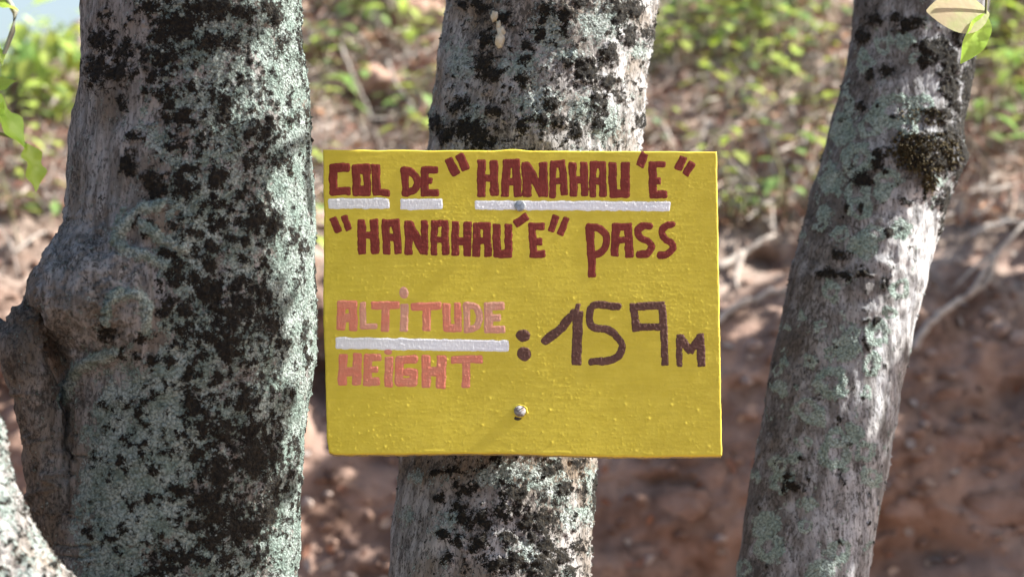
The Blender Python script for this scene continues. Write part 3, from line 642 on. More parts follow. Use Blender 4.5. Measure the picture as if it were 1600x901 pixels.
red = [
 (A_, [L2(172, 235, 286, 232, 46), L2(190, 215, 192, 390, 44), L2(175, 372, 290, 370, 44)]),
 (A_, [L2(322, 215, 328, 394, 42), L2(386, 213, 391, 394, 40), L2(303, 240, 405, 240, 54), L2(308, 368, 410, 368, 54)]),
 (A_, [L2(437, 213, 447, 396, 44), L2(430, 378, 517, 380, 36)]),
 (A_, [L2(611, 228, 614, 400, 36), (smooth_line([(608, 246), (650, 262), (684, 312), (668, 360), (612, 382)]), 40)]),
 (A_, [L2(727, 228, 727, 396, 40), L2(710, 246, 802, 246, 38), L2(727, 311, 770, 311, 30), L2(708, 380, 806, 379, 37)]),
 (A_, [L2(864, 182, 914, 274, 44), L2(930, 158, 970, 244, 48)]),
 (A_, [L2(1060, 188, 1060, 402, 46), L2(1132, 194, 1136, 396, 43), L2(1062, 293, 1132, 293, 36)]),
 (A_, [L2(1212, 188, 1196, 402, 42), L2(1258, 186, 1276, 402, 42), L2(1200, 208, 1270, 208, 50), L2(1205, 317, 1270, 317, 38)]),
 (B_, [L2(116, 202, 127, 402, 44), L2(122, 212, 218, 395, 44), L2(221, 203, 224, 402, 46)]),
 (B_, [L2(282, 198, 274, 406, 34), L2(330, 196, 345, 394, 36), L2(264, 214, 348, 210, 40), L2(280, 312, 340, 310, 36)]),
 (B_, [L2(393, 203, 401, 400, 42), L2(460, 202, 466, 398, 40), L2(400, 302, 460, 302, 36)]),
 (B_, [L2(512, 202, 511, 404, 34), L2(567, 202, 572, 402, 38), L2(496, 214, 586, 214, 34), L2(512, 312, 572, 312, 36)]),
 (B_, [L2(627, 206, 632, 405, 42), L2(702, 202, 702, 405, 48), L2(615, 384, 722, 384, 46)]),
 (B_, [L2(818, 150, 786, 226, 42)]),
 (B_, [L2(862, 200, 866, 408, 42), L2(845, 214, 936, 214, 32), L2(870, 312, 908, 311, 38), L2(848, 391, 945, 389, 38)]),
 (B_, [L2(1044, 170, 1010, 244, 40), L2(1098, 203, 1054, 274, 40)]),
 (A_, [L2(186, 526, 222, 610, 38), L2(250, 516, 284, 598, 36)]),
 (A_, [L2(356, 538, 360, 738, 45), L2(429, 538, 436, 738, 43), L2(360, 628, 430, 628, 32)]),
 (A_, [L2(498, 540, 504, 738, 42), L2(556, 540, 573, 738, 40), L2(478, 556, 576, 554, 36), L2(505, 640, 565, 640, 38)]),
 (A_, [L2(631, 546, 634, 742, 42), L2(636, 556, 722, 732, 42), L2(726, 546, 727, 742, 36)]),
 (A_, [L2(784, 546, 782, 744, 34), L2(843, 548, 850, 744, 36), L2(766, 562, 860, 560, 36), L2(785, 656, 845, 656, 32)]),
 (A_, [L2(907, 550, 906, 748, 42), L2(977, 552, 978, 750, 40), L2(910, 665, 975, 665, 40)]),
 (A_, [L2(1032, 558, 1029, 753, 40), L2(1090, 558, 1099, 753, 40), L2(1012, 574, 1112, 574, 36), L2(1030, 664, 1095, 664, 34)]),
 (A_, [L2(1149, 564, 1152, 758, 40), L2(1220, 566, 1217, 758, 40), L2(1135, 740, 1236, 740, 42)]),
 (A_, [L2(1258, 564, 1332, 516, 44)]),
 (B_, [L2(154, 562, 162, 760, 38), L2(138, 578, 228, 578, 36), L2(160, 668, 214, 668, 34), L2(144, 742, 232, 737, 38)]),
 (B_, [L2(297, 514, 266, 606, 36), L2(357, 526, 316, 626, 34)]),
 (B_, [L2(494, 566, 508, 872, 42), (smooth_line([(490, 582), (545, 586), (588, 628), (588, 690), (552, 732), (510, 742)]), 38)]),
 (B_, [L2(648, 562, 640, 752, 42), L2(718, 562, 728, 758, 44), L2(632, 578, 740, 578, 36), L2(650, 654, 725, 656, 32)]),
 (B_, [(smooth_line([(842, 577), (808, 572), (776, 605), (795, 642), (842, 668), (856, 700), (832, 734), (784, 742)]), 36)]),
 (B_, [(smooth_line([(978, 566), (945, 574), (914, 608), (935, 645), (972, 674), (980, 706), (948, 740), (908, 746)]), 36)]),
]
for c, st in red: paint('painted_letter', cv(*c, st), RED)
pale = {1, 3, 6, 7}
pink = [
 (C_, [L2(191, 124, 189, 254, 36), L2(243, 122, 247, 258, 34), L2(174, 138, 262, 136, 32), L2(190, 198, 245, 198, 36)], 0),
 (C_, [L2(291, 128, 291, 248, 24), L2(281, 239, 358, 239, 22)], 1),
 (C_, [L2(332, 142, 462, 139, 32), L2(399, 140, 395, 262, 32)], 0),
 (C_, [L2(487, 136, 484, 262, 32), (((484, 82, 18, 24),), 0)], 1),
 (C_, [L2(520, 147, 658, 143, 30), L2(590, 145, 591, 259, 32)], 0),
 (C_, [L2(683, 132, 686, 262, 32), L2(735, 130, 738, 262, 28), L2(672, 247, 750, 247, 32)], 0),
 (C_, [L2(779, 128, 780, 266, 26), (smooth_line([(776, 143), (822, 148), (838, 200), (822, 243), (778, 254)]), 25)], 1),
 (C_, [L2(879, 128, 881, 268, 33), L2(866, 145, 952, 143, 30), L2(885, 198, 936, 197, 27), L2(866, 253, 958, 254, 29)], 1),
 (C_, [L2(199, 370, 195, 514, 36), L2(266, 366, 262, 512, 37), L2(200, 452, 262, 450, 34)], 0),
 (C_, [L2(316, 370, 312, 516, 34), L2(304, 386, 374, 384, 30), L2(318, 441, 360, 441, 26), L2(300, 500, 368, 497, 32)], 0),
 (C_, [L2(414, 384, 412, 521, 34), (((409, 360, 13, 11),), 0)], 0),
 (C_, [(((532, 393), (462, 395), (461, 503), (529, 501), (531, 455), (498, 454)), 34)], 0),
 (C_, [L2(588, 376, 588, 524, 37), L2(661, 376, 655, 528, 39), L2(590, 450, 655, 450, 38)], 0),
 (C_, [L2(706, 396, 852, 393, 30), L2(776, 395, 775, 524, 33)], 0),
]
for c, st, p in pink: paint('painted_letter', cv(*c, st), PINK_PALE if p else PINK, 0.00012, 0.8)
brown = [
 (C_, [(((1042, 282, 33, 27),), 0), (((1047, 368, 32, 33),), 0)]),
 (D_, [(((186, 306), (262, 248), (318, 178)), 40), L2(340, 168, 332, 420, 46), L2(343, 132, 330, 210, 22)]),
 (D_, [(smooth_line([(525, 146), (408, 144), (402, 235), (482, 256), (540, 312), (540, 362), (498, 395), (404, 405)], 6), 34)]),
 (D_, [L2(584, 148, 748, 140, 36), L2(600, 132, 612, 264, 35), L2(600, 242, 730, 242, 36), L2(735, 134, 742, 260, 34), L2(742, 240, 749, 424, 34)]),
 (D_, [L2(815, 276, 815, 428, 29), L2(818, 286, 870, 362, 36), L2(862, 362, 916, 282, 36), L2(912, 272, 919, 426, 37)]),
]
for c, st in brown: paint('painted_letter', cv(*c, st), BROWN, 0.0004, 0.9, 0.0004)
for c, st in ((A_, [L2(163, 444, 518, 442, 54)]), (A_, [L2(588, 448, 828, 446, 56)]), ((0, 0, 1.0), [L2(743, 320.3, 900, 321, 12.6), L2(880, 321, 1046, 322.4, 13.4)]), (C_, [L2(166, 317, 974, 331, 49)])):
    paint('painted_line', cv(*c, st), WHITE, 0.00014, 1.0)

def bolt(px, py, r_px, dome, mat, slot, tiltx=0.0, tiltz=0.0):
    u, v = to_uv([px], [py]); c = to_world(u, v, np.array([0.001]))[0]; r = r_px * 3.0 / F
    bm = bmesh.new()
    prof = [(0.62, -0.5), (0.62, 0.0), (0.96, 0.02), (1.0, 0.12), (0.97, 0.30)] + [(math.cos(a) * 0.95, 0.30 + dome * math.sin(a)) for a in np.linspace(0.15, 1.45, 7)]
    rings = []
    for rr, hh in prof: rings.append([bm.verts.new((rr * r * math.cos(t) * (1 + 0.03 * math.sin(3 * t)), rr * r * math.sin(t), hh * r)) for t in np.linspace(0, 2 * np.pi, 32, endpoint=False)])
    for Aa, Bb in zip(rings[:-1], rings[1:]):
        for i in range(32): bm.faces.new((Aa[i], Aa[(i + 1) % 32], Bb[(i + 1) % 32], Bb[i]))
    bm.faces.new(rings[-1])
    me = bm_mesh('bolt', bm)
    q = BN.to_track_quat('Z', 'Y').to_matrix().to_4x4()
    M = Matrix.Translation(Vector(c)) @ q @ Matrix.Rotation(tiltx, 4, 'X') @ Matrix.Rotation(tiltz, 4, 'Y')
    me.transform(M)
    o = obj('bolt', me, mat, sign); return o, M, r
bolt(812.5, 322.5, 8.8, 0.10, ZINC, False)
b2, M2, r2 = bolt(812, 643, 9.2, 0.55, RUST, True, R(-14), R(8))
bm = bmesh.new(); bmesh.ops.create_cube(bm, size=1.0); bmesh.ops.bevel(bm, geom=bm.edges[:], offset=0.08, segments=1, affect='EDGES')
me = bm_mesh('slot', bm, False); me.transform(M2 @ Matrix.Translation((0.1 * r2, 0.15 * r2, 0.80 * r2)) @ Matrix.Rotation(R(40), 4, 'Z') @ Matrix.Diagonal((1.3 * r2, 0.16 * r2, 0.12 * r2, 1)))
obj('slot', me, simple('slot_dark', (0.03, 0.025, 0.02), (0.06, 0.05, 0.04)), b2)  # near-black bar set on the bolt head as its slot
# paint pushed up in a ragged ring round the lower bolt and a dark chip under it
th = np.linspace(0, 2 * np.pi, 48, endpoint=False)
rad = 9.6 + 1.5 * noise(np.column_stack([np.cos(th) * 2, np.sin(th) * 2, 0 * th + 4]))
rows = []
for k, (rr, hh) in enumerate(((0.9, 0.0002), (0.98, 0.0007), (1.05, 0.0006), (1.15, -0.0005))):
    u, v = to_uv(813 + rad * rr * np.cos(th) * (1.12 if k > 1 else 1), 642 + rad * rr * np.sin(th)); rows.append(to_world(u, v, board_h(u, v) + hh * (0.7 + 0.5 * noise(np.column_stack([np.cos(th) * 3, np.sin(th) * 3, 0 * th])))))
obj('paint_rim', mesh_np('paint_rim', np.concatenate(rows), grid_quads(4, 48, True)), YELLOW, sign)
paint('paint_chip', [(((810, 653, 5, 3.2),), 0), (((815, 636, 5, 2.0),), 0)], simple('bare_board_chip', (0.02, 0.015, 0.012), (0.06, 0.045, 0.03)), 0.0003, 1.0)

# ------------------------------------------------------------------ growths on the trunks
def front_point(tree, px, py):
    tr = [c for c in tree.children if c.name.startswith('trunk')][0]
    if tr.name not in _bv: _bv[tr.name] = BVHTree.FromPolygons([v.co.copy() for v in tr.data.vertices], [tuple(p.vertices) for p in tr.data.polygons])
    d = (pt(px, py, 1.0) - EYE).normalized()
    loc, n, i, dist = _bv[tr.name].ray_cast(EYE, d)
    if loc is not None and n.dot(d) > 0: n = -n
    return loc, n
_bv = {}
def moss_clump(tree, blobs, count, ln, mat):
    V = []; Q = []
    for _ in range(count):
        bx, by, rx, ry = random.choice(blobs); a = random.random() * 6.283; q = random.random() ** 0.6
        loc, n = front_point(tree, bx + rx * q * math.cos(a), by + ry * q * math.sin(a))
        if loc is None: continue
        d = (n + Vector((random.gauss(0, .5), random.gauss(0, .5), random.gauss(-0.1, .5)))).normalized()
        l = ln * (0.5 + random.random()); w = 0.0011
        s = d.cross(Vector((random.gauss(0, 1), random.gauss(0, 1), random.gauss(0, 1)))).normalized() * w
        b = loc - n * 0.002; m_ = b + d * l * 0.6 + Vector((0, 0, -0.1 * l)); e_ = b + d * l + Vector((0, 0, -0.3 * l))
        k = len(V); V += [b - s, b + s, m_ + s * 1.2, m_ - s * 1.2, e_ + s * 0.4, e_ - s * 0.4]; Q += [(k, k + 1, k + 2, k + 3), (k + 3, k + 2, k + 4, k + 5)]
    o = obj('moss_clump', mesh_np('moss_clump', np.array([tuple(v) for v in V]), Q, False), mat, tree); o['kind'] = 'stuff'; return o
moss_clump(tree_r, [(1440, 226, 46, 22), (1418, 246, 26, 24), (1450, 262, 24, 22), (1470, 222, 34, 16), (1425, 215, 30, 12), (1452, 285, 12, 16), (1408, 238, 22, 10), (1490, 240, 14, 20), (1440, 180, 40, 14)], 2000, 0.0055, MOSS)
# resin run on the middle trunk
def resin():
    V = []; Q = []
    bm = bmesh.new()
    for px, py, rx, ry in ((773, 26, 6, 9), (783, 50, 7, 9), (781, 64, 8, 13), (779, 40, 4, 8)):
        loc, n = front_point(tree_m, px, py)
        s = bmesh.ops.create_uvsphere(bm, u_segments=20, v_segments=14, radius=1.0)
        k = 3.03 / F
        for v in s['verts']:
            v.co = Vector((v.co.x * rx * k, v.co.y * 0.005, v.co.z * ry * k)) * (1 + 0.18 * math.sin(v.co.x * 5 + py) * math.cos(v.co.z * 4 + px)) + loc
    obj('resin_drip', bm_mesh('resin_drip', bm), RESIN, tree_m)
resin()

# ------------------------------------------------------------------ leaves, plants, sticks, stones on the bank
def leaf_mesh(name, L, Wd, fold=0.25, curl=0.3, mat=None, nl=7, wave=0.0, stalk=0.0):
    V = []
    for i in range(nl):
        t = i / (nl - 1); q = max(0.0, (t - stalk) / (1 - stalk)); w = Wd * max(0.05, math.sin(math.pi * min(1, q ** 0.85)) ** 0.8 if 0 < q < 1 else 0.05)
        y = L * t; z = -curl * L * t * t
        for s in (-1, -0.5, 0, 0.5, 1):
            V.append((s * w / 2, y, z + fold * abs(s) * w / 2 + wave * math.sin(t * 14 + s) * w * abs(s)))
    me = mesh_np(name, np.array(V), grid_quads(nl, 5)); 
    if mat: me.materials.append(mat)
    return me
def orient(fwd, up):
    y = fwd.normalized(); x = y.cross(up)
    if x.length < 1e-4: x = y.cross(Vector((1, 0.1, 0)))
    x.normalize(); z = x.cross(y); return Matrix((x, y, z)).transposed().to_4x4()
def stem_mesh(name, pts, r0, r1, seg=6):
    bm = bmesh.new(); n = len(pts)
    coarse_tube(bm, [(Vector(p), r0 + (r1 - r0) * i / (n - 1)) for i, p in enumerate(pts)], seg)
    bmesh.ops.recalc_face_normals(bm, faces=bm.faces[:])
    return bm_mesh(name, bm)
leafs = {m.name: [leaf_mesh('leaf', 0.075 * k, 0.026 * k, 0.3, c, m, 8, 0.0, 0.42) for k, c in ((0.8, 0.2), (1.05, 0.5), (1.3, 0.35))] for m in (LEAF_LIME, LEAF_GREEN, LEAF_BLUE, LEAF_YEL)}
STEM = simple('green_stem', (0.13, 0.16, 0.05), (0.20, 0.17, 0.08), 40, 0.7)
stem_protos = []
for k in range(4):
    h = 0.09 + 0.03 * k; stem_protos.append(stem_mesh('stem', [(0, 0, -0.02), (0.01 * random.gauss(0, 1), 0.01 * random.gauss(0, 1), h * 0.5), (0.02 * random.gauss(0, 1), 0.02 * random.gauss(0, 1), h)], 0.0022, 0.0012, 5)); stem_protos[-1].materials.append(STEM)
def plant(px, py, kind, nl, size, label, group):
    loc, n = hit(px, py)
    if loc is None: return
    t = bpy.data.objects.new('seedling', None); COL.objects.link(t); t.location = loc; t.empty_display_size = 0.03
    tag(t, label, 'plant', group)
    k = random.randrange(4); s = bpy.data.objects.new('stem', stem_protos[k]); COL.objects.link(s); s.parent = t; s.scale = (size, size, size)
    h = (0.09 + 0.03 * k) * size
    for i in range(nl):
        a = i * 2.4 + random.random(); z = h * (0.35 + 0.65 * (i + 1) / nl)
        f = Vector((math.cos(a), math.sin(a) - 0.25, random.uniform(-0.15, 0.55)))
        o = bpy.data.objects.new('leaf', random.choice(leafs[kind.name])); COL.objects.link(o); o.parent = t
        o.matrix_local = Matrix.Translation((0, 0, z)) @ orient(f, Vector((0, 0, 1))) @ Matrix.Scale(size * random.uniform(0.75, 1.2), 4)
GR = 'green seedlings growing in the leaf litter'
KIND_WORD = {'lime_leaf': 'bright lime', 'green_leaf': 'mid green', 'grey_green_leaf': 'greyish green', 'yellow_green_leaf': 'yellow-green'}
def zone(n, x0, x1, y0, y1, kinds, nl, size, where):
    for _ in range(n):
        k = random.choice(kinds)
        plant(random.uniform(x0, x1), random.uniform(y0, y1), k, random.randint(*nl), random.uniform(*size), KIND_WORD[k.name] + ' seedling ' + where, GR)
ALLK = (LEAF_LIME, LEAF_YEL, LEAF_BLUE, LEAF_LIME, LEAF_GREEN)
zone(19, 1010, 1180, -15, 75, ALLK, (4, 8), (0.8, 1.25), 'near the top edge just right of the middle trunk')
zone(17, 1180, 1340, -15, 75, ALLK, (4, 8), (0.8, 1.25), 'near the top edge just left of the right trunk')
zone(14, 1010, 1180, 75, 140, ALLK, (4, 7), (0.8, 1.2), 'on the sunny slope halfway up beside the middle trunk')
zone(9, 1180, 1320, 75, 150, ALLK, (4, 7), (0.7, 1.1), 'on the sunny slope halfway up beside the right trunk')
zone(15, 1010, 1300, 150, 300, ALLK, (2, 5), (0.6, 0.95), 'on thin litter above the top right corner of the sign')
zone(13, 480, 590, -10, 120, (LEAF_LIME, LEAF_GREEN), (4, 7), (0.8, 1.2), 'near the top edge right of the thick left trunk')
zone(8, 590, 700, -10, 120, (LEAF_LIME, LEAF_GREEN), (3, 6), (0.8, 1.2), 'around the tan rock left of the middle trunk')
zone(11, 480, 690, 140, 240, (LEAF_LIME, LEAF_GREEN), (3, 6), (0.7, 1.1), 'below the red rock above the top left corner of the sign')
zone(19, 1520, 1625, -10, 130, (LEAF_LIME, LEAF_GREEN, LEAF_YEL), (5, 8), (1.0, 1.5), 'near the top right corner beyond the right trunk')
zone(9, 1520, 1625, 130, 300, (LEAF_LIME, LEAF_GREEN), (4, 8), (1.0, 1.4), 'beside the bleached twigs right of the moss clump')
zone(6, 1110, 1230, 300, 370, (LEAF_GREEN, LEAF_LIME), (4, 7), (0.9, 1.3), 'beside the broken branch between sign and right trunk')
zone(14, 0, 110, 150, 290, (LEAF_GREEN, LEAF_LIME), (3, 6), (0.8, 1.2), 'behind the hanging leaf left of the thick trunk')
zone(6, 0, 110, 290, 400, (LEAF_GREEN, LEAF_LIME), (2, 4), (0.7, 0.9), 'on bare soil left of the burl')
zone(4, 488, 505, 290, 420, (LEAF_GREEN, LEAF_LIME), (3, 6), (0.8, 1.0), 'in the gap between thick trunk and left edge of the sign')

# shrub on the crest at the left, against the sky
def shrub(px0, px1, py0, py1, Y, n, label, kinds):
    c = pt((px0 + px1) / 2, py1 + 60, Y); t = thing('shrub', label, 'shrub', tuple(c))
    for k in range(7):
        a = pt(random.uniform(px0, px1), py1 + 60, Y); b = pt(random.uniform(px0, px1), random.uniform(py0, py1), Y + random.uniform(-.15, .15))
        mid = (a + b) / 2 + Vector((random.gauss(0, .05), random.gauss(0, .05), 0))
        obj('stem', stem_mesh('stem', [a, mid, b], 0.007, 0.002), STICK_PALE, t)
    for k in range(n):
        m = random.choice(kinds); o = bpy.data.objects.new('leaf', random.choice(leafs[m.name])); COL.objects.link(o); o.parent = t
        p = pt(random.uniform(px0, px1), py0 + (py1 - py0) * random.random() ** 0.85, Y + random.uniform(-0.25, 0.25)) - c
        o.matrix_local = Matrix.Translation(p) @ orient(Vector((random.gauss(0, .6), random.gauss(-.3, .5), random.gauss(-0.5, .6))), Vector((0, random.gauss(-.4, .3), 1))) @ Matrix.Scale(random.uniform(0.9, 1.5), 4)
shrub(25, 150, 18, 215, 6.45, 240, 'blurred leafy green shrub on the crest against the sky beyond the thick left trunk', (LEAF_GREEN, LEAF_LIME, LEAF_LIME, LEAF_YEL))
shrub(-120, 20, 70, 170, 7.0, 80, 'leafy shrub at the far left end of the crest', (LEAF_GREEN, LEAF_BLUE))

# sticks
def stick(pts, r0, r1, label, mat=STICK, lift=0.02, name='dry_branch', cat='branch', twigs=()):
    P = []
    for i, (px, py) in enumerate(pts):
        loc, n = hit(px, py)
        if loc is None: return
        P.append(loc + (EYE - loc).normalized() * (lift + r0))
    sp = [Vector(x) for x in smooth_line([tuple(p) for p in P], 4)]
    sp = [p + Vector((random.gauss(0, 1), random.gauss(0, 1), random.gauss(0, 1))) * r0 * 0.18 for p in sp]
    t = thing(name, label, cat, tuple(sp[0]))
    obj('stem', stem_mesh('stem', sp, r0 * 0.62, r1 * 0.62, 8), mat, t)
    for tw in twigs:
        Q = [hit(*q)[0] + (EYE - hit(*q)[0]).normalized() * (lift + r0) for q in tw]
        obj('side_twig', stem_mesh('side_twig', [Vector(x) for x in smooth_line([tuple(p) for p in Q], 3)], r0 * 0.55, r1 * 0.4, 6), mat, t)
stick([(1428, 548), (1440, 520), (1468, 490), (1510, 462), (1540, 440), (1556, 410)], 0.016, 0.010, 'thick pale curved root on the dark soil right of the right trunk', STICK_PALE, 0.03)
stick([(1510, 465), (1535, 430), (1560, 395), (1600, 350), (1640, 320)], 0.010, 0.006, 'grey branch running up to the right frame edge above the curved root', STICK_PALE, 0.05, twigs=[[(1560, 395), (1520, 420), (1490, 450)]])
stick([(1515, 370), (1560, 352), (1610, 348)], 0.014, 0.010, 'short pale log lying above the grey branch at the right edge', STICK_PALE, 0.02)
stick([(1500, 210), (1535, 240), (1575, 300), (1590, 330)], 0.006, 0.003, 'thin bleached twig forking down the slope right of the moss clump', STICK_PALE, 0.04, twigs=[[(1545, 255), (1552, 190), (1560, 130)], [(1560, 275), (1590, 220)]])
stick([(1120, 420), (1160, 395), (1206, 368)], 0.016, 0.010, 'grey broken branch just right of the sign by the dark hollow', STICK, 0.03, twigs=[[(1160, 395), (1150, 430), (1152, 450)]])
stick([(1130, 285), (1165, 310), (1196, 345), (1215, 365)], 0.009, 0.005, 'thin branch slanting down to the right between sign and right trunk', STICK, 0.03)
stick([(1140, 250), (1185, 300), (1205, 345)], 0.006, 0.004, 'slim twig beside the slanting branch between sign and right trunk', STICK_PALE, 0.05)
stick([(1110, 505), (1150, 480), (1190, 462), (1230, 452)], 0.013, 0.009, 'pale log half buried in soil beside the right edge of the sign', STICK_PALE, 0.015)
stick([(532, 70), (548, 110), (566, 150), (585, 200), (600, 260)], 0.007, 0.004, 'long bleached twig leaning past the red rock between left and middle trunks', STICK_PALE, 0.08)
stick([(605, 95), (618, 130), (640, 160), (650, 175)], 0.007, 0.004, 'curved bleached twig in front of the red rock', STICK_PALE, 0.10)
stick([(575, 10), (590, 40), (610, 60), (640, 90)], 0.008, 0.005, 'grey twig above the red rock near the top edge', STICK, 0.05)
stick([(490, 118), (530, 98), (570, 88)], 0.006, 0.004, 'thin twig touching the right side of the thick left trunk', STICK, 0.04)
stick([(590, 190), (630, 180), (680, 165)], 0.009, 0.006, 'pinkish stick lying below the red rock', STICK, 0.04)
stick([(0, 328), (40, 290), (80, 255), (118, 222)], 0.009, 0.006, 'grey stick slanting up to the thick left trunk below the hanging leaf', STICK, 0.05)
stick([(20, 398), (45, 375), (70, 362)], 0.006, 0.004, 'short pale twig on the soil left of the burl', STICK_PALE, 0.03)
stick([(-10, 345), (15, 380), (30, 430)], 0.004, 0.003, 'thin straw-coloured stem at the left edge above the limb', STICK_PALE, 0.03)
stick([(50, 250), (85, 235), (120, 232)], 0.006, 0.004, 'thin horizontal twig behind the hanging leaf', STICK_PALE, 0.05)
stick([(1070, 20), (1100, 45), (1118, 60)], 0.008, 0.006, 'reddish broken stick high on the slope left of the right trunk', STICK, 0.04)
stick([(1160, 90), (1195, 100), (1235, 125)], 0.006, 0.004, 'thin pinkish twig in the middle of the sunny slope', STICK, 0.04)
stick([(1145, 200), (1165, 185), (1178, 170)], 0.007, 0.005, 'short tan stick low on the sunny slope above the sign corner', STICK, 0.04)

# stones
def rock(px, py, rx, ry, mat, label, depth=0.7, seed=0):
    loc, n = hit(px, py)
    if loc is None: return
    k = loc.y / F; bm = bmesh.new(); bmesh.ops.create_icosphere(bm, subdivisions=4, radius=1.0)
    V = np.array([tuple(v.co) for v in bm.verts]); q = 1 + 0.28 * fbm(V * 1.3 + seed * 7.7, 4, 0.55); q -= 0.16 * np.maximum(0, noise(V * 0.9 + seed)); q += 0.16 * np.round(2.2 * noise(V * 1.1 + seed * 3)) / 2.2
    for v, w, c in zip(bm.verts, q, V): v.co = Vector((c[0] * rx * k, c[1] * (rx + ry) / 2 * k * depth, c[2] * ry * k)) * w
    o = obj('rock', bm_mesh('rock', bm), mat); o.location = loc + n * (0.01 if mat != SOIL else -0.012); o.rotation_euler = (random.uniform(-.2, .2), random.uniform(-.2, .2), random.uniform(-.5, .5)); tag(o, label, 'rock')
rock(582, 128, 55, 24, ROCK, 'flat red rock over a dark hollow between left and middle trunks', 0.8, 1)
rock(655, 35, 52, 30, ROCK, 'large tan rock at the left side of the middle trunk near the top', 0.8, 2)
rock(545, 50, 30, 18, ROCK, 'smaller brown rock left of the large tan rock', 0.8, 3)
GS = 'pale stones in the dark soil'
for i, (x, y, r, lab) in enumerate(((1562, 518, 15, 'squarish pale stone in the soil at the far right below the root'), (1545, 493, 12, 'small pale stone just above the squarish one'), (1528, 535, 9, 'small pale stone left of the squarish one'), (1456, 558, 9, 'pebble below the lower end of the curved root'), (1178, 545, 13, 'pale stone in shaded soil beside the right trunk'), (1590, 530, 14, 'brown stone at the right edge next to the squarish pale stone'), (1165, 590, 10, 'brown stone low in the bank between sign and right trunk'))):
    rock(x, y, r, r * 0.75, PEBBLE, lab, 0.8, 20 + i)
for i, (x, y, rx, ry, lab) in enumerate(((1500, 605, 60, 22, 'long reddish clod jutting from the bank right of the right trunk'), (1500, 690, 46, 40, 'blocky reddish clod in the middle of the lower right bank'), (1555, 790, 70, 46, 'big brown clod near the lower right corner'), (1420, 790, 50, 40, 'brown clod against the right side of the right trunk'), (1060, 790, 70, 40, 'reddish clod below the sign between the trunks'), (545, 780, 50, 34, 'reddish clod low between left and middle trunks'), (1010, 860, 60, 30, 'flat clod at the bottom edge right of the middle trunk'))):
    rock(x, y, rx * 0.8, ry * 0.7, SOIL, lab, 0.4, 40 + i)

# loose litter: dead leaves, straw and bits of soil nobody could count
def litter(name, n, zones, L, Wd, mats, lift=0.01):
    for m in mats:
        V = []; Q = []
        for _ in range(n):
            x0, x1, y0, y1 = random.choice(zones)
            loc, nn = hit(random.uniform(x0, x1), random.uniform(y0, y1))
            if loc is None: continue
            l = L * random.uniform(0.5, 1.3); w = Wd * random.uniform(0.5, 1.3)
            f = Vector((random.gauss(0, 1), random.gauss(0, 1), random.gauss(0, 1))); f = (f - nn * f.dot(nn) * 0.75).normalized()
            M = orient(f, (nn + Vector((random.gauss(0, .4), random.gauss(0, .4), random.gauss(0, .4)))).normalized())
            base = len(V); c = loc + nn * random.uniform(0, lift)
            for t, ww, z in ((-0.5, 0.25, 0.0), (-0.15, 1, 0.12), (0.2, 0.9, 0.10), (0.5, 0.1, -0.05)):
                for s in (-0.5, 0, 0.5): V.append(tuple(c + M @ Vector((s * ww * w, t * l, z * w + abs(s) * 0.5 * w))))
            for r in range(3):
                for q in range(2): a = base + r * 3 + q; Q.append((a, a + 1, a + 4, a + 3))
        o = obj(name, mesh_np(name, np.array(V), Q), m); o['kind'] = 'stuff'; tag(o, 'loose dead leaves and straw covering the slope behind the trunks', 'litter')
Z_UP = [(470, 710, -20, 330), (1000, 1340, -20, 360), (1480, 1640, -20, 350), (-40, 140, 130, 330)]
Z_LOW = [(470, 640, 330, 920), (930, 1250, 420, 920), (1380, 1640, 380, 920), (-40, 120, 330, 640)]
litter('dead_leaves', 1500, Z_UP, 0.045, 0.022, DEAD)
litter('straw', 1500, Z_UP, 0.13, 0.005, [DEAD[0], DEAD[1], DEAD[2]], 0.05)
def crumbs(n, zones, mats):
    ico = bmesh.new(); bmesh.ops.create_icosphere(ico, subdivisions=1, radius=1.0)
    iv = np.array([tuple(v.co) for v in ico.verts]); iq = np.array([[v.index for v in f.verts] for f in ico.faces]); ico.free()
    for m in mats:
        V = []; Q = []
        for _ in range(n):
            x0, x1, y0, y1 = random.choice(zones); loc, nn = hit(random.uniform(x0, x1), random.uniform(y0, y1))
            if loc is None: continue
            r = 0.003 + 0.016 * random.random() ** 5
            w = iv * (1 + 0.35 * rng.standard_normal((len(iv), 1))) * (rng.uniform(0.7, 1.5), rng.uniform(0.7, 1.2), rng.uniform(0.5, 1.0)) * r
            Q.append(iq + len(V) * len(iv)); V.append(w + np.array(loc + nn * r * 0.2))
        o = obj('soil_crumbs', mesh_np('soil_crumbs', np.concatenate(V), np.concatenate(Q), False), m); o['kind'] = 'stuff'; tag(o, 'loose crumbs of soil and gravel on the bare earth bank', 'gravel')
crumbs(900, Z_LOW, [SOIL]); crumbs(70, Z_LOW, [PEBBLE])
litter('fallen_leaves', 60, Z_LOW, 0.03, 0.018, DEAD, 0.003)

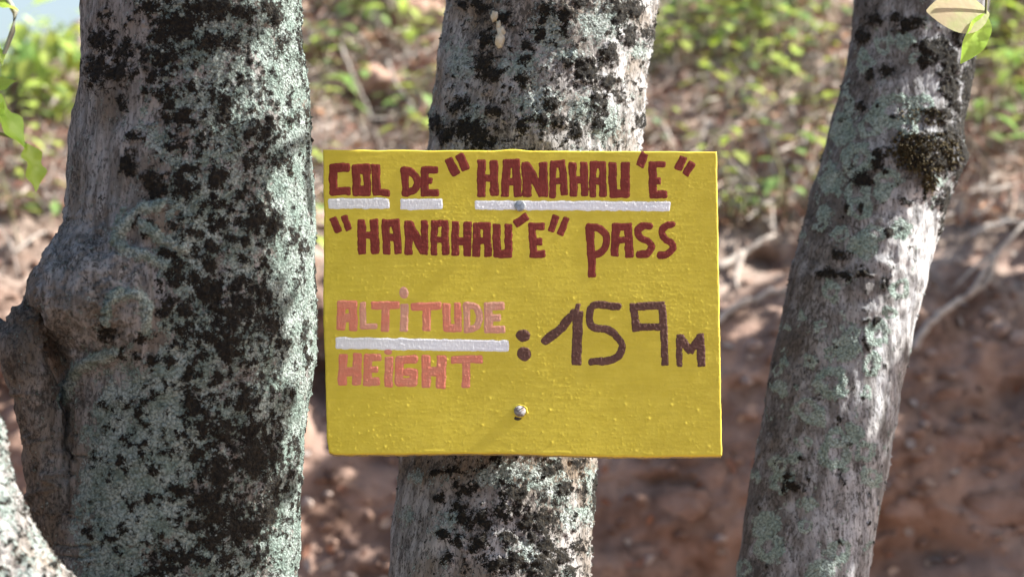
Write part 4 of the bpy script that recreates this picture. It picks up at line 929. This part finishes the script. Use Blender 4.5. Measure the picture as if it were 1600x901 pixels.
# ------------------------------------------------------------------ leaves in front, sharp and sunlit
def big_leaf(parent, base, tip, width, mat, up=Vector((0, -1, 0.4)), curl=0.15, fold=0.3, wave=0.06, name='leaf'):
    L = (tip - base).length
    me = leaf_mesh(name, L, width, fold, curl, None, 14, wave); me.transform(orient(tip - base, up)); me.transform(Matrix.Translation(base))
    return obj(name, me, mat, parent)
YT = 2.68
tw = thing('leafy_twig', 'green twig with wavy leaves hanging at the left edge beside the thick trunk', 'twig', tuple(pt(-60, -60, YT)))
obj('stem', stem_mesh('stem', [pt(-60, -60, YT), pt(0, -20, YT), pt(24, 20, YT), pt(20, 48, YT), pt(8, 80, YT), pt(-10, 110, YT)], 0.004, 0.0025, 8), simple('twig_bark', (0.25, 0.27, 0.20), (0.16, 0.15, 0.11)), tw)
obj('stem', stem_mesh('stem', [pt(-40, 205, YT), pt(0, 209, YT), pt(25, 216, YT), pt(42, 226, YT)], 0.0022, 0.0014, 8), STEM, tw)
FRONT = leaf_mat('fresh_leaf', (0.36, 0.53, 0.06), (0.46, 0.62, 0.11), 0.5, 0.35, 30)
for bx, by, tx, ty, w, fo in ((-34, 138, 47, 230, 0.038, 0.3), (42, 224, 60, 298, 0.032, 0.3), (-30, 150, 24, 124, 0.022, 0.5), (-40, -10, 30, 12, 0.026, 0.3), (-20, 60, 6, 100, 0.022, 0.4), (-12, 200, 6, 160, 0.018, 0.4)):
    big_leaf(tw, pt(bx, by, YT), pt(tx, ty, YT - 0.01), w, FRONT, Vector((0.75, -0.5, 0.6)), curl=0.08, fold=fo, wave=0.16)
YT2 = 2.98
tw2 = thing('leafy_twig', 'two pale leaves hanging in front of the right trunk at the top edge', 'twig', tuple(pt(1545, -40, YT2)))
obj('stem', stem_mesh('stem', [pt(1545, -60, YT2), pt(1542, -20, YT2), pt(1540, 22, YT2), pt(1538, 30, YT2)], 0.002, 0.0012, 8), STEM, tw2)
PALE = leaf_mat('pale_leaf', (0.52, 0.56, 0.25), (0.60, 0.50, 0.30), 0.5, 0.35, 25)
big_leaf(tw2, pt(1546, 22, YT2), pt(1450, 14, YT2 - 0.02), 0.062, PALE, Vector((0.45, -0.85, 0.5)), 0.06, -0.08, 0.0)
big_leaf(tw2, pt(1540, 22, YT2), pt(1506, 98, YT2 - 0.02), 0.034, FRONT, Vector((0.6, -1, 0.3)), 0.1, 0.4)

# ------------------------------------------------------------------ added shade: unseen leafy boughs above and beside the frame
def shade_bough(tree, base, tip, n, spread, size=0.075):  # unseen leafy branch, added to cast shade into the view
    base = Vector(base); tip = Vector(tip)
    mid = (base + tip) / 2 + Vector((0, 0, 0.06))
    obj('shade_bough', stem_mesh('shade_bough', [base, mid, tip], 0.016, 0.004, 8), STICK, tree)
    V = []; Q = []
    for _ in range(n):
        t = random.random(); c = base.lerp(tip, 0.1 + 0.9 * t) + Vector([random.gauss(0, a) for a in spread])
        f = Vector((random.gauss(0, 1), random.gauss(0, 1), random.gauss(-0.3, .6))).normalized()
        M = orient(f, Vector((random.gauss(0.5, .5), random.gauss(0, .5), 1)).normalized()); l = size * random.uniform(.7, 1.3); b0 = len(V)
        for tt, ww in ((0, 0.05), (0.25, 0.8), (0.55, 1.0), (0.82, 0.6), (1.0, 0.04)):
            for q in (-0.5, 0, 0.5): V.append(tuple(c + M @ Vector((q * ww * l * 0.5, tt * l, abs(q) * 0.2 * l - 0.2 * l * tt * tt))))
        for r in range(4):
            for q in range(2): a = b0 + r * 3 + q; Q.append((a, a + 1, a + 4, a + 3))
    o = obj('shade_crown', mesh_np('shade_crown', np.array(V), Q), LEAF_GREEN, tree); o['kind'] = 'stuff'
# boughs added out of view to shade the thick trunk, bank and right trunk
Z = lambda z: ZC + z
shade_bough(tree_r, (0.66, 3.45, Z(0.85)), (0.62, 2.82, Z(0.95)), 8, (0.02, 0.03, 0.05))
shade_bough(tree_r, (0.69, 2.930, Z(0.47)), (0.82, 2.915, Z(1.45)), 620, (0.07, 0.016, 0.05), 0.052)
shade_bough(tree_r, (0.9, 4.2, Z(0.9)), (1.9, 5.45, Z(1.15)), 40, (0.05, 0.1, 0.05), 0.1)
shade_bough(tree_r, (1.5, 5.45, Z(0.92)), (3.3, 5.65, Z(1.35)), 560, (0.25, 0.16, 0.20), 0.12)
shade_bough(tree_r, (1.38, 3.52, Z(0.24)), (1.46, 3.56, Z(0.64)), 300, (0.06, 0.075, 0.03), 0.065)
